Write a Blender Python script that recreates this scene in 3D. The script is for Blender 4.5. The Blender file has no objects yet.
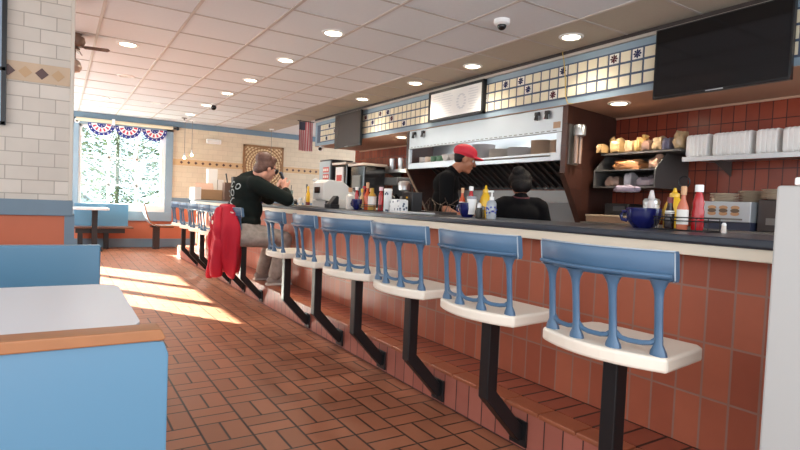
import bpy, bmesh, math, random
from mathutils import Vector, Matrix, Euler
random.seed(7)
S = bpy.context.scene
COL = S.collection
PI = math.pi

# ------------------------------------------------------------------ camera, sky, sun, exposure
cam_data = bpy.data.cameras.new('camera')
cam_data.sensor_fit = 'HORIZONTAL'
cam_data.sensor_width = 36.0
cam_data.lens = 36.0 * 540.96 / 800.0
cam_data.clip_start = 0.05
cam_data.clip_end = 400
cam = bpy.data.objects.new('camera', cam_data)
COL.objects.link(cam)
CR = Vector((0.84536, -0.53254, 0.04197)); CF = Vector((0.53399, 0.84459, -0.03909)); CU = Vector((-0.01463, 0.05546, 0.99835))
cam.matrix_world = Matrix(((CR.x, CU.x, -CF.x, 0), (CR.y, CU.y, -CF.y, 0), (CR.z, CU.z, -CF.z, 1.0684), (0, 0, 0, 1)))
S.camera = cam

world = bpy.data.worlds.new('sky')
S.world = world
world.use_nodes = True
wn = world.node_tree
wn.nodes.clear()
bg = wn.nodes.new('ShaderNodeBackground')
bg.inputs['Color'].default_value = (0.86, 0.93, 1.0, 1.0)
bg.inputs['Strength'].default_value = 2.6
wo = wn.nodes.new('ShaderNodeOutputWorld')
wn.links.new(bg.outputs[0], wo.inputs[0])

SUN_DIR = Vector((0.55, -0.835, -0.46)).normalized()
sd = bpy.data.lights.new('sun', 'SUN')
sd.energy = 95.0
sd.angle = 0.009
sd.color = (1.0, 0.93, 0.82)
sun = bpy.data.objects.new('sun', sd)
COL.objects.link(sun)
sun.location = (-6, 20, 10)
sun.rotation_euler = SUN_DIR.to_track_quat('-Z', 'Y').to_euler()

def fill_light(name, loc, aim, sx, sy, watts, col):  # unseen area light added to brighten the room
    ld = bpy.data.lights.new(name, 'AREA')
    ld.shape = 'RECTANGLE'
    ld.size, ld.size_y = sx, sy
    ld.energy = watts
    ld.color = col
    lo = bpy.data.objects.new(name, ld)
    COL.objects.link(lo)
    lo.location = loc
    lo.rotation_euler = (Vector(aim) - Vector(loc)).to_track_quat('-Z', 'Y').to_euler()
fill_light('front_fill', (1.6, -1.6, 1.4), (2.2, 1.2, 2.3), 5.5, 2.0, 44, (0.97, 0.98, 1.0))  # added fill behind the camera, standing in for unseen front windows
fill_light('booth_fill', (-1.24, 2.4, 1.55), (0, 2.4, 1.55), 4.0, 1.4, 30, (0.97, 0.98, 1.0))  # added fill along the left wall, which has no windows here
fill_light('side_fill', (-1.24, 6.6, 1.55), (0, 6.6, 1.55), 3.2, 1.4, 22, (0.98, 0.98, 1.0))  # added fill for the middle of the room; no window built here
fill_light('corner_fill', (-1.24, 10.0, 1.55), (0, 10.0, 1.55), 3.2, 1.4, 85, (0.96, 0.98, 1.0))  # added fill that boosts the far end beside the built windows

S.view_settings.view_transform = 'Standard'
S.view_settings.look = 'None'
S.view_settings.gamma = 1.0
S.view_settings.use_curve_mapping = False
S.view_settings.exposure = 0.24
LAMP_W = 55.0

# ------------------------------------------------------------------ helpers: materials
def lin(c):
    r = []
    for v in c[:3]:
        v = v / 255.0
        r.append(v / 12.92 if v <= 0.04045 else ((v + 0.055) / 1.055) ** 2.4)
    return (r[0], r[1], r[2], 1.0)

MATS = {}
def mat(name, rgb, rough=0.5, metal=0.0, var=0.0, vscale=12.0, bump=0.0, spec=0.5, coat=0.0, emit=None, estr=0.0, trans=0.0):
    if name in MATS:
        return MATS[name]
    m = bpy.data.materials.new(name)
    m.use_nodes = True
    nt = m.node_tree
    b = nt.nodes['Principled BSDF']
    b.inputs['Base Color'].default_value = lin(rgb)
    b.inputs['Roughness'].default_value = rough
    b.inputs['Metallic'].default_value = metal
    b.inputs['Specular IOR Level'].default_value = spec
    b.inputs['Coat Weight'].default_value = coat
    b.inputs['Transmission Weight'].default_value = trans
    if emit:
        b.inputs['Emission Color'].default_value = lin(emit)
        b.inputs['Emission Strength'].default_value = estr
    if var > 0 or bump > 0:
        tc = nt.nodes.new('ShaderNodeTexCoord')
        nz = nt.nodes.new('ShaderNodeTexNoise')
        nz.inputs['Scale'].default_value = vscale
        nz.inputs['Detail'].default_value = 5
        nt.links.new(tc.outputs['Object'], nz.inputs['Vector'])
        if var > 0:
            mr = nt.nodes.new('ShaderNodeMapRange')
            mr.inputs[3].default_value = 1 - var
            mr.inputs[4].default_value = 1 + var
            nt.links.new(nz.outputs['Fac'], mr.inputs[0])
            mx = nt.nodes.new('ShaderNodeMix')
            mx.data_type = 'RGBA'
            mx.blend_type = 'MULTIPLY'
            mx.inputs[0].default_value = 1.0
            mx.inputs[6].default_value = lin(rgb)
            nt.links.new(mr.outputs[0], mx.inputs[7])
            nt.links.new(mx.outputs[2], b.inputs['Base Color'])
        if bump > 0:
            bp = nt.nodes.new('ShaderNodeBump')
            bp.inputs['Strength'].default_value = bump
            bp.inputs['Distance'].default_value = 0.01
            nt.links.new(nz.outputs['Fac'], bp.inputs['Height'])
            nt.links.new(bp.outputs[0], b.inputs['Normal'])
    MATS[name] = m
    return m

def tile_mat(name, axes, w, h, off, c1, c2, grout, gw=0.008, bond=0.0, rough=0.45, bump=0.3, coat=0.0, var=0.12):
    """Brick-texture tiles in object space. axes: which object axes run along and across the courses."""
    m = bpy.data.materials.new(name)
    m.use_nodes = True
    nt = m.node_tree
    b = nt.nodes['Principled BSDF']
    tc = nt.nodes.new('ShaderNodeTexCoord')
    sp = nt.nodes.new('ShaderNodeSeparateXYZ')
    nt.links.new(tc.outputs['Object'], sp.inputs[0])
    cb = nt.nodes.new('ShaderNodeCombineXYZ')
    for i in (0, 1):
        ad = nt.nodes.new('ShaderNodeMath')
        ad.operation = 'ADD'
        ad.inputs[1].default_value = 100 * (w if i == 0 else h) - off[i]
        nt.links.new(sp.outputs[axes[i]], ad.inputs[0])
        nt.links.new(ad.outputs[0], cb.inputs[i])
    br = nt.nodes.new('ShaderNodeTexBrick')
    br.offset = bond
    br.offset_frequency = 2
    br.squash = 1.0
    br.inputs['Scale'].default_value = 1.0
    br.inputs['Brick Width'].default_value = w
    br.inputs['Row Height'].default_value = h
    br.inputs['Mortar Size'].default_value = gw / 2
    br.inputs['Mortar Smooth'].default_value = 0.2
    br.inputs['Bias'].default_value = 0.0
    br.inputs['Color1'].default_value = lin(c1)
    br.inputs['Color2'].default_value = lin(c2)
    br.inputs['Mortar'].default_value = lin(grout)
    nt.links.new(cb.outputs[0], br.inputs['Vector'])
    nz = nt.nodes.new('ShaderNodeTexNoise')
    nz.inputs['Scale'].default_value = 9
    nz.inputs['Detail'].default_value = 6
    nt.links.new(tc.outputs['Object'], nz.inputs['Vector'])
    mr = nt.nodes.new('ShaderNodeMapRange')
    mr.inputs[3].default_value = 1 - var
    mr.inputs[4].default_value = 1 + var
    nt.links.new(nz.outputs['Fac'], mr.inputs[0])
    mx = nt.nodes.new('ShaderNodeMix')
    mx.data_type = 'RGBA'
    mx.blend_type = 'MULTIPLY'
    mx.inputs[0].default_value = 1.0
    nt.links.new(br.outputs['Color'], mx.inputs[6])
    nt.links.new(mr.outputs[0], mx.inputs[7])
    nt.links.new(mx.outputs[2], b.inputs['Base Color'])
    b.inputs['Roughness'].default_value = rough
    b.inputs['Coat Weight'].default_value = coat
    inv = nt.nodes.new('ShaderNodeMath')
    inv.operation = 'SUBTRACT'
    inv.inputs[0].default_value = 1.0
    nt.links.new(br.outputs['Fac'], inv.inputs[1])
    bp = nt.nodes.new('ShaderNodeBump')
    bp.inputs['Strength'].default_value = bump
    bp.inputs['Distance'].default_value = 0.004
    nt.links.new(inv.outputs[0], bp.inputs['Height'])
    nt.links.new(bp.outputs[0], b.inputs['Normal'])
    MATS[name] = m
    return m

def weave_mat(name, mod, ox, oy, base, grout, gw):
    """Basket-weave pavers: each square module holds two pavers, turned in alternate modules."""
    m = bpy.data.materials.new(name)
    m.use_nodes = True
    nt = m.node_tree
    b = nt.nodes['Principled BSDF']
    L = nt.links.new
    def M(op, a, c=None, d=None):
        n = nt.nodes.new('ShaderNodeMath')
        n.operation = op
        for i, v in enumerate((a, c, d)):
            if v is None:
                continue
            if isinstance(v, (int, float)):
                n.inputs[i].default_value = v
            else:
                L(v, n.inputs[i])
        return n.outputs[0]
    tc = nt.nodes.new('ShaderNodeTexCoord')
    sp = nt.nodes.new('ShaderNodeSeparateXYZ')
    L(tc.outputs['Object'], sp.inputs[0])
    u = M('DIVIDE', M('ADD', sp.outputs[0], 40 * mod - ox), mod)
    v = M('DIVIDE', M('ADD', sp.outputs[1], 40 * mod - oy), mod)
    fu, fv = M('FLOOR', u), M('FLOOR', v)
    par = M('MODULO', M('ADD', fu, fv), 2.0)
    ru, rv = M('SUBTRACT', u, fu), M('SUBTRACT', v, fv)
    # coordinate across the pair (split in two): v when par=0, u when par=1
    ipar = M('SUBTRACT', 1.0, par)
    cross = M('ADD', M('MULTIPLY', rv, ipar), M('MULTIPLY', ru, par))
    c2 = M('MULTIPLY', cross, 2.0)
    half = M('FLOOR', c2)
    rc = M('SUBTRACT', c2, half)
    def edge(x, width):
        return M('MINIMUM', M('DIVIDE', M('MINIMUM', x, M('SUBTRACT', 1.0, x)), width), 1.0)
    e = M('MINIMUM', M('MINIMUM', edge(ru, gw / mod), edge(rv, gw / mod)), edge(rc, 2 * gw / mod))
    msk = nt.nodes.new('ShaderNodeMapRange')
    msk.inputs[1].default_value = 0.35
    msk.inputs[2].default_value = 0.75
    L(e, msk.inputs[0])
    wnz = nt.nodes.new('ShaderNodeTexWhiteNoise')
    wnz.noise_dimensions = '3D'
    cb = nt.nodes.new('ShaderNodeCombineXYZ')
    L(fu, cb.inputs[0]); L(fv, cb.inputs[1]); L(half, cb.inputs[2])
    L(cb.outputs[0], wnz.inputs['Vector'])
    nz = nt.nodes.new('ShaderNodeTexNoise')
    nz.inputs['Scale'].default_value = 2.2
    nz.inputs['Detail'].default_value = 8
    nz.inputs['Roughness'].default_value = 0.65
    L(tc.outputs['Object'], nz.inputs['Vector'])
    k = M('ADD', M('MULTIPLY', wnz.outputs['Value'], 0.26), M('ADD', M('MULTIPLY', nz.outputs['Fac'], 0.5), 0.62))
    mx = nt.nodes.new('ShaderNodeMix')
    mx.data_type = 'RGBA'; mx.blend_type = 'MULTIPLY'
    mx.inputs[0].default_value = 1.0
    mx.inputs[6].default_value = lin(base)
    L(k, mx.inputs[7])
    m2 = nt.nodes.new('ShaderNodeMix')
    m2.data_type = 'RGBA'
    L(msk.outputs[0], m2.inputs[0])
    m2.inputs[6].default_value = lin(grout)
    L(mx.outputs[2], m2.inputs[7])
    L(m2.outputs[2], b.inputs['Base Color'])
    rr = M('ADD', M('MULTIPLY', nz.outputs['Fac'], 0.25), 0.30)
    L(rr, b.inputs['Roughness'])
    b.inputs['Specular IOR Level'].default_value = 0.45
    bp = nt.nodes.new('ShaderNodeBump')
    bp.inputs['Strength'].default_value = 0.35
    bp.inputs['Distance'].default_value = 0.004
    L(msk.outputs[0], bp.inputs['Height'])
    L(bp.outputs[0], b.inputs['Normal'])
    MATS[name] = m
    return m

def glass_mat(name, tint=(235, 245, 245), gloss=0.07):
    if name in MATS:
        return MATS[name]
    m = bpy.data.materials.new(name)
    m.use_nodes = True
    nt = m.node_tree
    nt.nodes.clear()
    o = nt.nodes.new('ShaderNodeOutputMaterial')
    mx = nt.nodes.new('ShaderNodeMixShader')
    t = nt.nodes.new('ShaderNodeBsdfTransparent')
    g = nt.nodes.new('ShaderNodeBsdfGlossy')
    t.inputs[0].default_value = lin(tint)
    g.inputs['Roughness'].default_value = 0.03
    mx.inputs[0].default_value = gloss
    nt.links.new(t.outputs[0], mx.inputs[1])
    nt.links.new(g.outputs[0], mx.inputs[2])
    nt.links.new(mx.outputs[0], o.inputs[0])
    MATS[name] = m
    return m

# ------------------------------------------------------------------ helpers: meshes
class MB:
    def __init__(self):
        self.bm = bmesh.new()
        self.mi = 0
    def _paint(self, faces):
        for f in faces:
            f.material_index = self.mi
        return self
    def m(self, i):
        self.mi = i
        return self
    def box(self, x0, x1, y0, y1, z0, z1, rot=None, piv=None):
        v = [self.bm.verts.new((x, y, z)) for z in (z0, z1) for y in (y0, y1) for x in (x0, x1)]
        if rot is not None:
            p = Vector(piv) if piv else Vector(((x0 + x1) / 2, (y0 + y1) / 2, (z0 + z1) / 2))
            R = Euler(rot).to_matrix()
            for q in v:
                q.co = p + R @ (q.co - p)
        fs = [self.bm.faces.new([v[i] for i in q]) for q in ((0, 2, 3, 1), (4, 5, 7, 6), (0, 1, 5, 4), (2, 6, 7, 3), (0, 4, 6, 2), (1, 3, 7, 5))]
        return self._paint(fs)
    def bar(self, p0, p1, w, h=None, up=(0, 0, 1)):
        """square bar from p0 to p1"""
        h = h or w
        p0, p1 = Vector(p0), Vector(p1)
        d = (p1 - p0).normalized()
        u = Vector(up)
        if abs(d.dot(u)) > 0.98:
            u = Vector((1, 0, 0))
        s = d.cross(u).normalized()
        u = s.cross(d).normalized()
        r = []
        for p in (p0, p1):
            r.append([self.bm.verts.new(p + s * a * w / 2 + u * b * h / 2) for a, b in ((-1, -1), (1, -1), (1, 1), (-1, 1))])
        fs = [self.bm.faces.new(r[0][::-1]), self.bm.faces.new(r[1])]
        for i in range(4):
            fs.append(self.bm.faces.new((r[0][i], r[0][(i + 1) % 4], r[1][(i + 1) % 4], r[1][i])))
        return self._paint(fs)
    def lathe(self, prof, n=20, c=(0, 0, 0), sx=1.0, sy=1.0, cap=True):
        c = Vector(c)
        rings = []
        for r, z in prof:
            rings.append([self.bm.verts.new(c + Vector((r * sx * math.cos(2 * PI * i / n), r * sy * math.sin(2 * PI * i / n), z))) for i in range(n)])
        fs = []
        for a, b in zip(rings, rings[1:]):
            for i in range(n):
                fs.append(self.bm.faces.new((a[i], a[(i + 1) % n], b[(i + 1) % n], b[i])))
        if cap:
            fs.append(self.bm.faces.new(rings[0][::-1]))
            fs.append(self.bm.faces.new(rings[-1]))
        return self._paint(fs)
    def cyl(self, p0, p1, r0, r1=None, n=14):
        return self.tube([p0, p1], [r0, r0 if r1 is None else r1], n)
    def tube(self, pts, rad, n=10, closed=False):
        pts = [Vector(p) for p in pts]
        if isinstance(rad, (int, float)):
            rad = [rad] * len(pts)
        rings = []
        up = Vector((0, 0, 1))
        N = len(pts)
        for i, p in enumerate(pts):
            if closed:
                d = (pts[(i + 1) % N] - pts[i - 1]).normalized()
            else:
                d = (pts[min(i + 1, N - 1)] - pts[max(i - 1, 0)]).normalized()
            u = up if abs(d.dot(up)) < 0.95 else Vector((1, 0, 0))
            s = d.cross(u).normalized()
            t = s.cross(d).normalized()
            rings.append([self.bm.verts.new(p + (s * math.cos(2 * PI * k / n) + t * math.sin(2 * PI * k / n)) * rad[i]) for k in range(n)])
        fs = []
        prs = list(zip(rings, rings[1:])) + ([(rings[-1], rings[0])] if closed else [])
        for a, b in prs:
            for k in range(n):
                fs.append(self.bm.faces.new((a[k], a[(k + 1) % n], b[(k + 1) % n], b[k])))
        if not closed:
            fs.append(self.bm.faces.new(rings[0][::-1]))
            fs.append(self.bm.faces.new(rings[-1]))
        return self._paint(fs)
    def ball(self, c, r, sx=1, sy=1, sz=1, n=14, rot=None):
        c = Vector(c)
        R = Euler(rot).to_matrix() if rot else Matrix.Identity(3)
        res = bmesh.ops.create_uvsphere(self.bm, u_segments=n, v_segments=max(6, n * 2 // 3), radius=r)
        fs = set()
        for v in res['verts']:
            v.co = c + R @ Vector((v.co.x * sx, v.co.y * sy, v.co.z * sz))
            fs.update(v.link_faces)
        return self._paint(fs)
    def prism(self, poly, axis, a, b):
        """extrude a 2-D polygon along an axis: 'x' -> (y,z), 'y' -> (x,z), 'z' -> (x,y)"""
        def P(q, t):
            return {'x': (t, q[0], q[1]), 'y': (q[0], t, q[1]), 'z': (q[0], q[1], t)}[axis]
        A = [self.bm.verts.new(P(q, a)) for q in poly]
        B = [self.bm.verts.new(P(q, b)) for q in poly]
        n = len(poly)
        fs = [self.bm.faces.new(A[::-1]), self.bm.faces.new(B)]
        for i in range(n):
            fs.append(self.bm.faces.new((A[i], A[(i + 1) % n], B[(i + 1) % n], B[i])))
        return self._paint(fs)
    def quad(self, *ps):
        return self._paint([self.bm.faces.new([self.bm.verts.new(p) for p in ps])])
    def build(self, name, mats, parent=None, loc=None, smooth=False, bevel=0.0, seg=2, subsurf=0):
        bmesh.ops.recalc_face_normals(self.bm, faces=self.bm.faces[:])
        me = bpy.data.meshes.new(name)
        self.bm.to_mesh(me)
        self.bm.free()
        for mm in (mats if isinstance(mats, (list, tuple)) else [mats]):
            me.materials.append(mm)
        o = bpy.data.objects.new(name, me)
        COL.objects.link(o)
        if parent is not None:
            o.parent = parent
        if loc is not None:
            o.location = loc
        if smooth:
            for p in me.polygons:
                p.use_smooth = True
        if bevel > 0:
            bv = o.modifiers.new('bevel', 'BEVEL')
            bv.width = bevel
            bv.segments = seg
            bv.limit_method = 'ANGLE'
            bv.angle_limit = math.radians(35)
        if subsurf:
            ss = o.modifiers.new('subsurf', 'SUBSURF')
            ss.levels = subsurf; ss.render_levels = subsurf
        if smooth:
            me.set_sharp_from_angle(angle=math.radians(42))
        return o

def tag(o, label, cat, group=None):
    o['label'] = label
    o['category'] = cat
    if group:
        o['group'] = group
    return o

def thing(name, label, cat, loc=(0, 0, 0), rz=0.0, group=None):
    o = bpy.data.objects.new(name, None)
    o.empty_display_size = 0.1
    COL.objects.link(o)
    o.location = loc
    o.rotation_euler = (0, 0, rz)
    return tag(o, label, cat, group)

def struct(o):
    o['kind'] = 'structure'
    return o

def dup(root, loc, rz=None, label=None, group=None):
    r = root.copy()
    COL.objects.link(r)
    r.location = loc
    if rz is not None:
        r.rotation_euler = (0, 0, rz)
    if label:
        r['label'] = label
    if group:
        r['group'] = group
    for ch in list(root.children):
        c = ch.copy(); COL.objects.link(c); c.parent = r
        for g in list(ch.children):
            d = g.copy(); COL.objects.link(d); d.parent = c
    return r

ORD = ['nearest', 'second nearest', 'third nearest', 'fourth nearest', 'fifth nearest', 'sixth nearest', 'seventh nearest', 'eighth nearest']

# ------------------------------------------------------------------ materials
M_floor = weave_mat('terracotta_pavers', 0.205, 0.76, 2.36, (150, 95, 68), (34, 24, 20), 0.009)
M_step = tile_mat('step_riser_tile', (1, 2), 0.1, 0.40, (0.065, 0.005), (174, 106, 90), (160, 94, 80), (74, 46, 44), 0.008)
M_tread = tile_mat('step_tread_tile', (0, 1), 0.2, 0.1, (1.86, 0.005), (160, 90, 68), (146, 78, 58), (44, 28, 26), 0.013)
M_face = tile_mat('counter_face_tile', (1, 2), 0.1, 0.205, (0.985, 0.186), (176, 98, 70), (154, 78, 54), (150, 112, 98), 0.009, rough=0.52)
M_kit = tile_mat('kitchen_wall_tile', (1, 2), 0.1, 0.2, (2.03, 0.078), (146, 66, 44), (122, 50, 34), (64, 32, 27), 0.008, rough=0.25)
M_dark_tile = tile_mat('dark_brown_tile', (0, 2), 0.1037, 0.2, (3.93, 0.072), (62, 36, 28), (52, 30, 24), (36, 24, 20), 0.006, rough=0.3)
M_col = tile_mat('cream_wall_brick_tile', (0, 2), 0.2, 0.1, (0.07, 0.03), (214, 204, 192), (200, 190, 178), (170, 160, 148), 0.007, bond=0.5, rough=0.5, bump=0.5, var=0.06)
M_back = tile_mat('tan_wall_brick_tile', (0, 2), 0.2, 0.1, (0.02, 0.03), (216, 200, 174), (210, 194, 168), (198, 182, 157), 0.008, bond=0.5, rough=0.55, bump=0.4, var=0.06)
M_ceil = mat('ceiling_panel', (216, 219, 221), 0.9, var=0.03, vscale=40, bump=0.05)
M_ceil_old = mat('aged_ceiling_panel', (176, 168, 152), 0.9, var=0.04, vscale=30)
M_tbar = mat('ceiling_grid_metal', (190, 182, 176), 0.5)
M_blue_paint = mat('blue_grey_paint', (132, 152, 166), 0.45, var=0.04, vscale=6)
M_slate = mat('slate_blue_paint', (110, 132, 148), 0.5, var=0.05, vscale=6)
M_orange = mat('orange_wall_paint', (196, 108, 76), 0.6, var=0.05, vscale=5)
M_booth = mat('blue_laminate', (82, 124, 150), 0.32, var=0.03, vscale=3)
M_wood = mat('oak_trim', (146, 94, 54), 0.4, var=0.18, vscale=18)
M_table = mat('white_laminate', (196, 196, 199), 0.3)
M_black = mat('black_metal', (24, 24, 26), 0.4)
M_blackgloss = mat('black_gloss', (14, 14, 16), 0.12)
M_stool_blue = mat('worn_blue_enamel', (74, 104, 132), 0.36, var=0.14, vscale=9)
M_worn = mat('chipped_edge', (160, 174, 186), 0.5, var=0.2, vscale=60)
M_seat = mat('cream_stool_seat', (232, 222, 206), 0.35, var=0.03, vscale=8)
M_trim = mat('cream_counter_edge', (226, 216, 196), 0.45)
M_top = mat('dark_slate_counter', (44, 50, 60), 0.28, var=0.25, vscale=30)
M_white = mat('white_paint', (236, 234, 230), 0.5)
M_white_plastic = mat('white_plastic', (236, 236, 234), 0.35)
M_steel = mat('brushed_steel', (196, 200, 202), 0.32, metal=0.9, var=0.06, vscale=4)
M_steel_light = mat('bright_steel', (180, 187, 192), 0.42, metal=0.75, var=0.05, vscale=4)
M_steel_dark = mat('dull_steel', (120, 118, 114), 0.4, metal=0.8, var=0.15, vscale=8)
M_underside = mat('brown_soffit_underside', (188, 150, 124), 0.6)
M_tile_cream = mat('soffit_cream_tile', (226, 216, 190), 0.2, var=0.05, vscale=3)
M_tile_white = mat('soffit_white_tile', (226, 222, 214), 0.2)
M_grout_blue = mat('soffit_blue_grout', (70, 84, 106), 0.6)
M_navy = mat('navy_glaze', (36, 40, 84), 0.25)
M_maroon = mat('maroon_glaze', (84, 34, 46), 0.25)
M_glass = glass_mat('window_glass', gloss=0.05)
M_clear = glass_mat('clear_glass', (225, 235, 235), 0.12)
M_lamp = mat('lit_lamp', (255, 244, 225), 0.5, emit=(255, 236, 205), estr=14.0)
M_bulb = mat('lit_bulb', (255, 230, 190), 0.5, emit=(255, 214, 160), estr=10.0)
M_lamp_off = mat('unlit_lens', (226, 222, 214), 0.4)

# ------------------------------------------------------------------ the room shell
ZC = 2.531
XL = -1.30
YB = 11.75

struct(MB().box(XL, 7.0, -3.0, 12.0, -0.12, 0.0).build('floor', M_floor))

b = MB()
b.box(XL, 3.33, -0.6, YB + 0.14, ZC, ZC + 0.05)
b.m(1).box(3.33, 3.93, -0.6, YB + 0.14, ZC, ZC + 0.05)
b.m(0).box(3.93, 7.0, -0.6, YB + 0.14, ZC, ZC + 0.05)
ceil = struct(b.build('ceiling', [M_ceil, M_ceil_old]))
b = MB()
x = 0.2806 - 0.61 * 2
while x < 3.4:
    b.box(x - 0.012, x + 0.012, -0.6, YB, ZC - 0.006, ZC + 0.001)
    x += 0.61
grid = b.build('ceiling_grid_runner', M_tbar, ceil)
b = MB()
y = 4.0568 - 0.61 * 7
k = 0
while y < YB:
    b.box(XL, 3.93, y - 0.010, y + 0.010, ZC - 0.004, ZC + 0.001)
    y += 0.61
M_tee = mat('ceiling_cross_tee', (176, 170, 164), 0.6)  # cross tees a little darker than the runners
b.build('ceiling_cross_tee', M_tee, ceil)

# left wall with window openings that let the sun in (behind the tiled wall end)
b = MB()
WIN_L = [(8.5, 9.40), (9.50, 10.52), (10.60, 11.68)]
b.box(XL - 0.12, XL, 0.0, 6.55, 0, ZC)
b.box(XL - 0.12, XL, 6.55, 6.59, 0, 0.9)  # narrow unseen slot, added to throw a thin sun streak on the floor
b.box(XL - 0.12, XL, 6.55, 6.59, 1.93, ZC)
b.box(XL - 0.12, XL, 6.59, WIN_L[0][0], 0, ZC)
for i, (a, c) in enumerate(WIN_L):
    b.box(XL - 0.12, XL, a, c, 0, 0.85)
    b.box(XL - 0.12, XL, a, c, 2.30, ZC)
    nx = WIN_L[i + 1][0] if i < 2 else YB
    b.box(XL - 0.12, XL, c, nx, 0, ZC)
struct(b.build('wall_left', M_white))
for i, (a, c) in enumerate(WIN_L):
    w = MB()
    w.box(XL - 0.09, XL - 0.03, a, a + 0.04, 0.85, 2.3).box(XL - 0.09, XL - 0.03, c - 0.04, c, 0.85, 2.3)
    w.box(XL - 0.09, XL - 0.03, a, c, 0.85, 0.89).box(XL - 0.09, XL - 0.03, a, c, 2.26, 2.3)
    wf = struct(w.build('window_%d' % (i + 2), M_white))
    MB().box(XL - 0.064, XL - 0.06, a + 0.04, c - 0.04, 0.89, 2.26).build('pane', M_glass, wf)

# back wall with the picture window
WX0, WX1, WZ0, WZ1 = 0.30, 1.80, 0.72, 2.31
b = MB()
t0, t1 = YB, YB + 0.14
b.box(XL, WX0, t0, t1, 0, ZC + 0.07)
b.box(WX1, 7.0, t0, t1, 0, ZC + 0.07)
b.box(WX0, WX1, t0, t1, 0, WZ0)
b.box(WX0, WX1, t0, t1, WZ1, ZC)
wall_back = struct(b.build('wall_back', M_back))
b = MB()
b.box(XL, WX0 - 0.09, YB - 0.012, YB, 0.16, 0.90)
b.box(WX0 - 0.09, 1.93, YB - 0.012, YB, 0.16, 0.52)
b.box(1.93, 7.0, YB - 0.012, YB, 0.16, 0.90)
b.build('lower_panel', M_orange, wall_back)
struct(MB().box(XL, 7.0, YB - 0.025, YB, 0, 0.17).build('baseboard_back', M_slate, bevel=0.004))
struct(MB().box(1.93, 7.0, YB - 0.03, YB, 0.90, 1.0).build('trim_1', M_slate, bevel=0.004))
struct(MB().box(XL, 7.0, YB - 0.03, YB, 2.42, ZC - 0.002).build('trim_2', M_slate, bevel=0.004))
# studded border strip on the back wall
b = MB()
b.box(1.93, 5.4, YB - 0.008, YB, 1.665, 1.79)
b.m(1)
x = 2.10
while x < 5.3:
    b.prism([(x - 0.032, 1.728), (x, 1.696), (x + 0.032, 1.728), (x, 1.76)], 'y', YB - 0.012, YB - 0.004)
    x += 0.1405
M_border = mat('tan_border_tile', (206, 172, 128), 0.5, var=0.1, vscale=10)
M_stud = mat('dark_diamond_tile', (84, 56, 52), 0.4)
struct(b.build('trim_3', [M_border, M_stud]))

# window: casing, frame, muntins, panes, sill
b = MB()
b.box(WX0 - 0.10, WX0, YB - 0.05, YB, 0.52, 2.42).box(WX1, WX1 + 0.13, YB - 0.05, YB, 0.52, 2.42)
b.box(WX0 - 0.10, WX1 + 0.13, YB - 0.05, YB, WZ1, 2.42)
b.box(WX0 - 0.10, WX1 + 0.13, YB - 0.06, YB, 0.52, WZ0 - 0.02)
win = struct(b.build('window_1', M_blue_paint, bevel=0.005))
b = MB()
b.box(WX0, WX0 + 0.05, YB, YB + 0.10, WZ0, WZ1).box(WX1 - 0.085, WX1, YB, YB + 0.10, WZ0, WZ1)
b.box(WX0, WX1, YB, YB + 0.10, WZ1 - 0.05, WZ1).box(WX0, WX1, YB - 0.03, YB + 0.10, WZ0 - 0.02, WZ0 + 0.12)
b.build('window_frame', M_white, win, bevel=0.004)
b = MB()
xs = (0.80, 1.285)
zs = (1.20, 1.72)
for xx in xs:
    b.box(xx - 0.022, xx + 0.022, YB + 0.03, YB + 0.07, WZ0 + 0.1, WZ1 - 0.05)
for zz in zs:
    b.box(WX0 + 0.05, WX1 - 0.085, YB + 0.03, YB + 0.07, zz - 0.016, zz + 0.016)
b.build('muntin', M_white, win)
MB().box(WX0 + 0.05, WX1 - 0.085, YB + 0.048, YB + 0.052, WZ0 + 0.1, WZ1 - 0.05).build('pane', M_glass, win)

# rolled window shade above the window
t = thing('window_shade', 'cream rolled shade with a dark finial above the window', 'window shade', (0.25, YB - 0.09, 2.385))
MB().cyl((0, 0, 0), (1.66, 0, 0), 0.034, n=14).build('roll', mat('shade_cloth', (222, 206, 178), 0.7), t, smooth=True)
MB().cyl((1.66, 0, 0), (1.72, 0, 0), 0.018).ball((1.75, 0, 0), 0.034).build('finial', M_black, t, smooth=True)
b = MB(); b.box(0.0, 0.03, -0.02, 0.06, -0.02, 0.02).box(0.58, 0.63, -0.05, 0.06, -0.06, 0.05)
b.build('bracket', M_white_plastic, t)

# tiled wall end on the left (column)
CY = 4.8
CXR = 0.078
b = MB().box(XL, CXR, CY, CY + 0.16, 0, ZC)
col = struct(b.build('wall_column', M_col))
b = MB(); b.box(CXR - 0.018, CXR + 0.008, CY - 0.012, CY + 0.17, 0.99, ZC)
b.build('corner_bead', mat('bullnose_tile', (206, 196, 182), 0.4), col, bevel=0.004)
MB().box(XL, CXR - 0.04, CY - 0.014, CY, 0.17, 0.88).build('lower_panel', M_orange, col)
MB().box(CXR - 0.04, CXR + 0.025, CY - 0.02, CY + 0.18, 0, 0.88).build('corner_post', M_slate, col)
struct(MB().box(XL, CXR + 0.012, CY - 0.035, CY, 0.872, 0.988).build('trim_4', M_slate, bevel=0.004))
struct(MB().box(XL, CXR, CY - 0.02, CY, 0, 0.17).build('baseboard_column', M_slate))
b = MB()
b.box(XL, CXR - 0.02, CY - 0.008, CY, 1.84, 1.975)
for i in range(12):
    xx = -0.117 - (i - 1) * 0.1005 * 1.0
    b.m(1 if i % 2 else 2)
    zc = 1.905
    b.prism([(xx - 0.042, zc), (xx, zc - 0.042), (xx + 0.042, zc), (xx, zc + 0.042)], 'y', CY - 0.012, CY - 0.004)
struct(b.build('trim_5', [mat('travertine_border', (196, 170, 142), 0.5, var=0.12, vscale=9), M_stud, mat('tan_diamond_tile', (190, 156, 118), 0.5)]))

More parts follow.
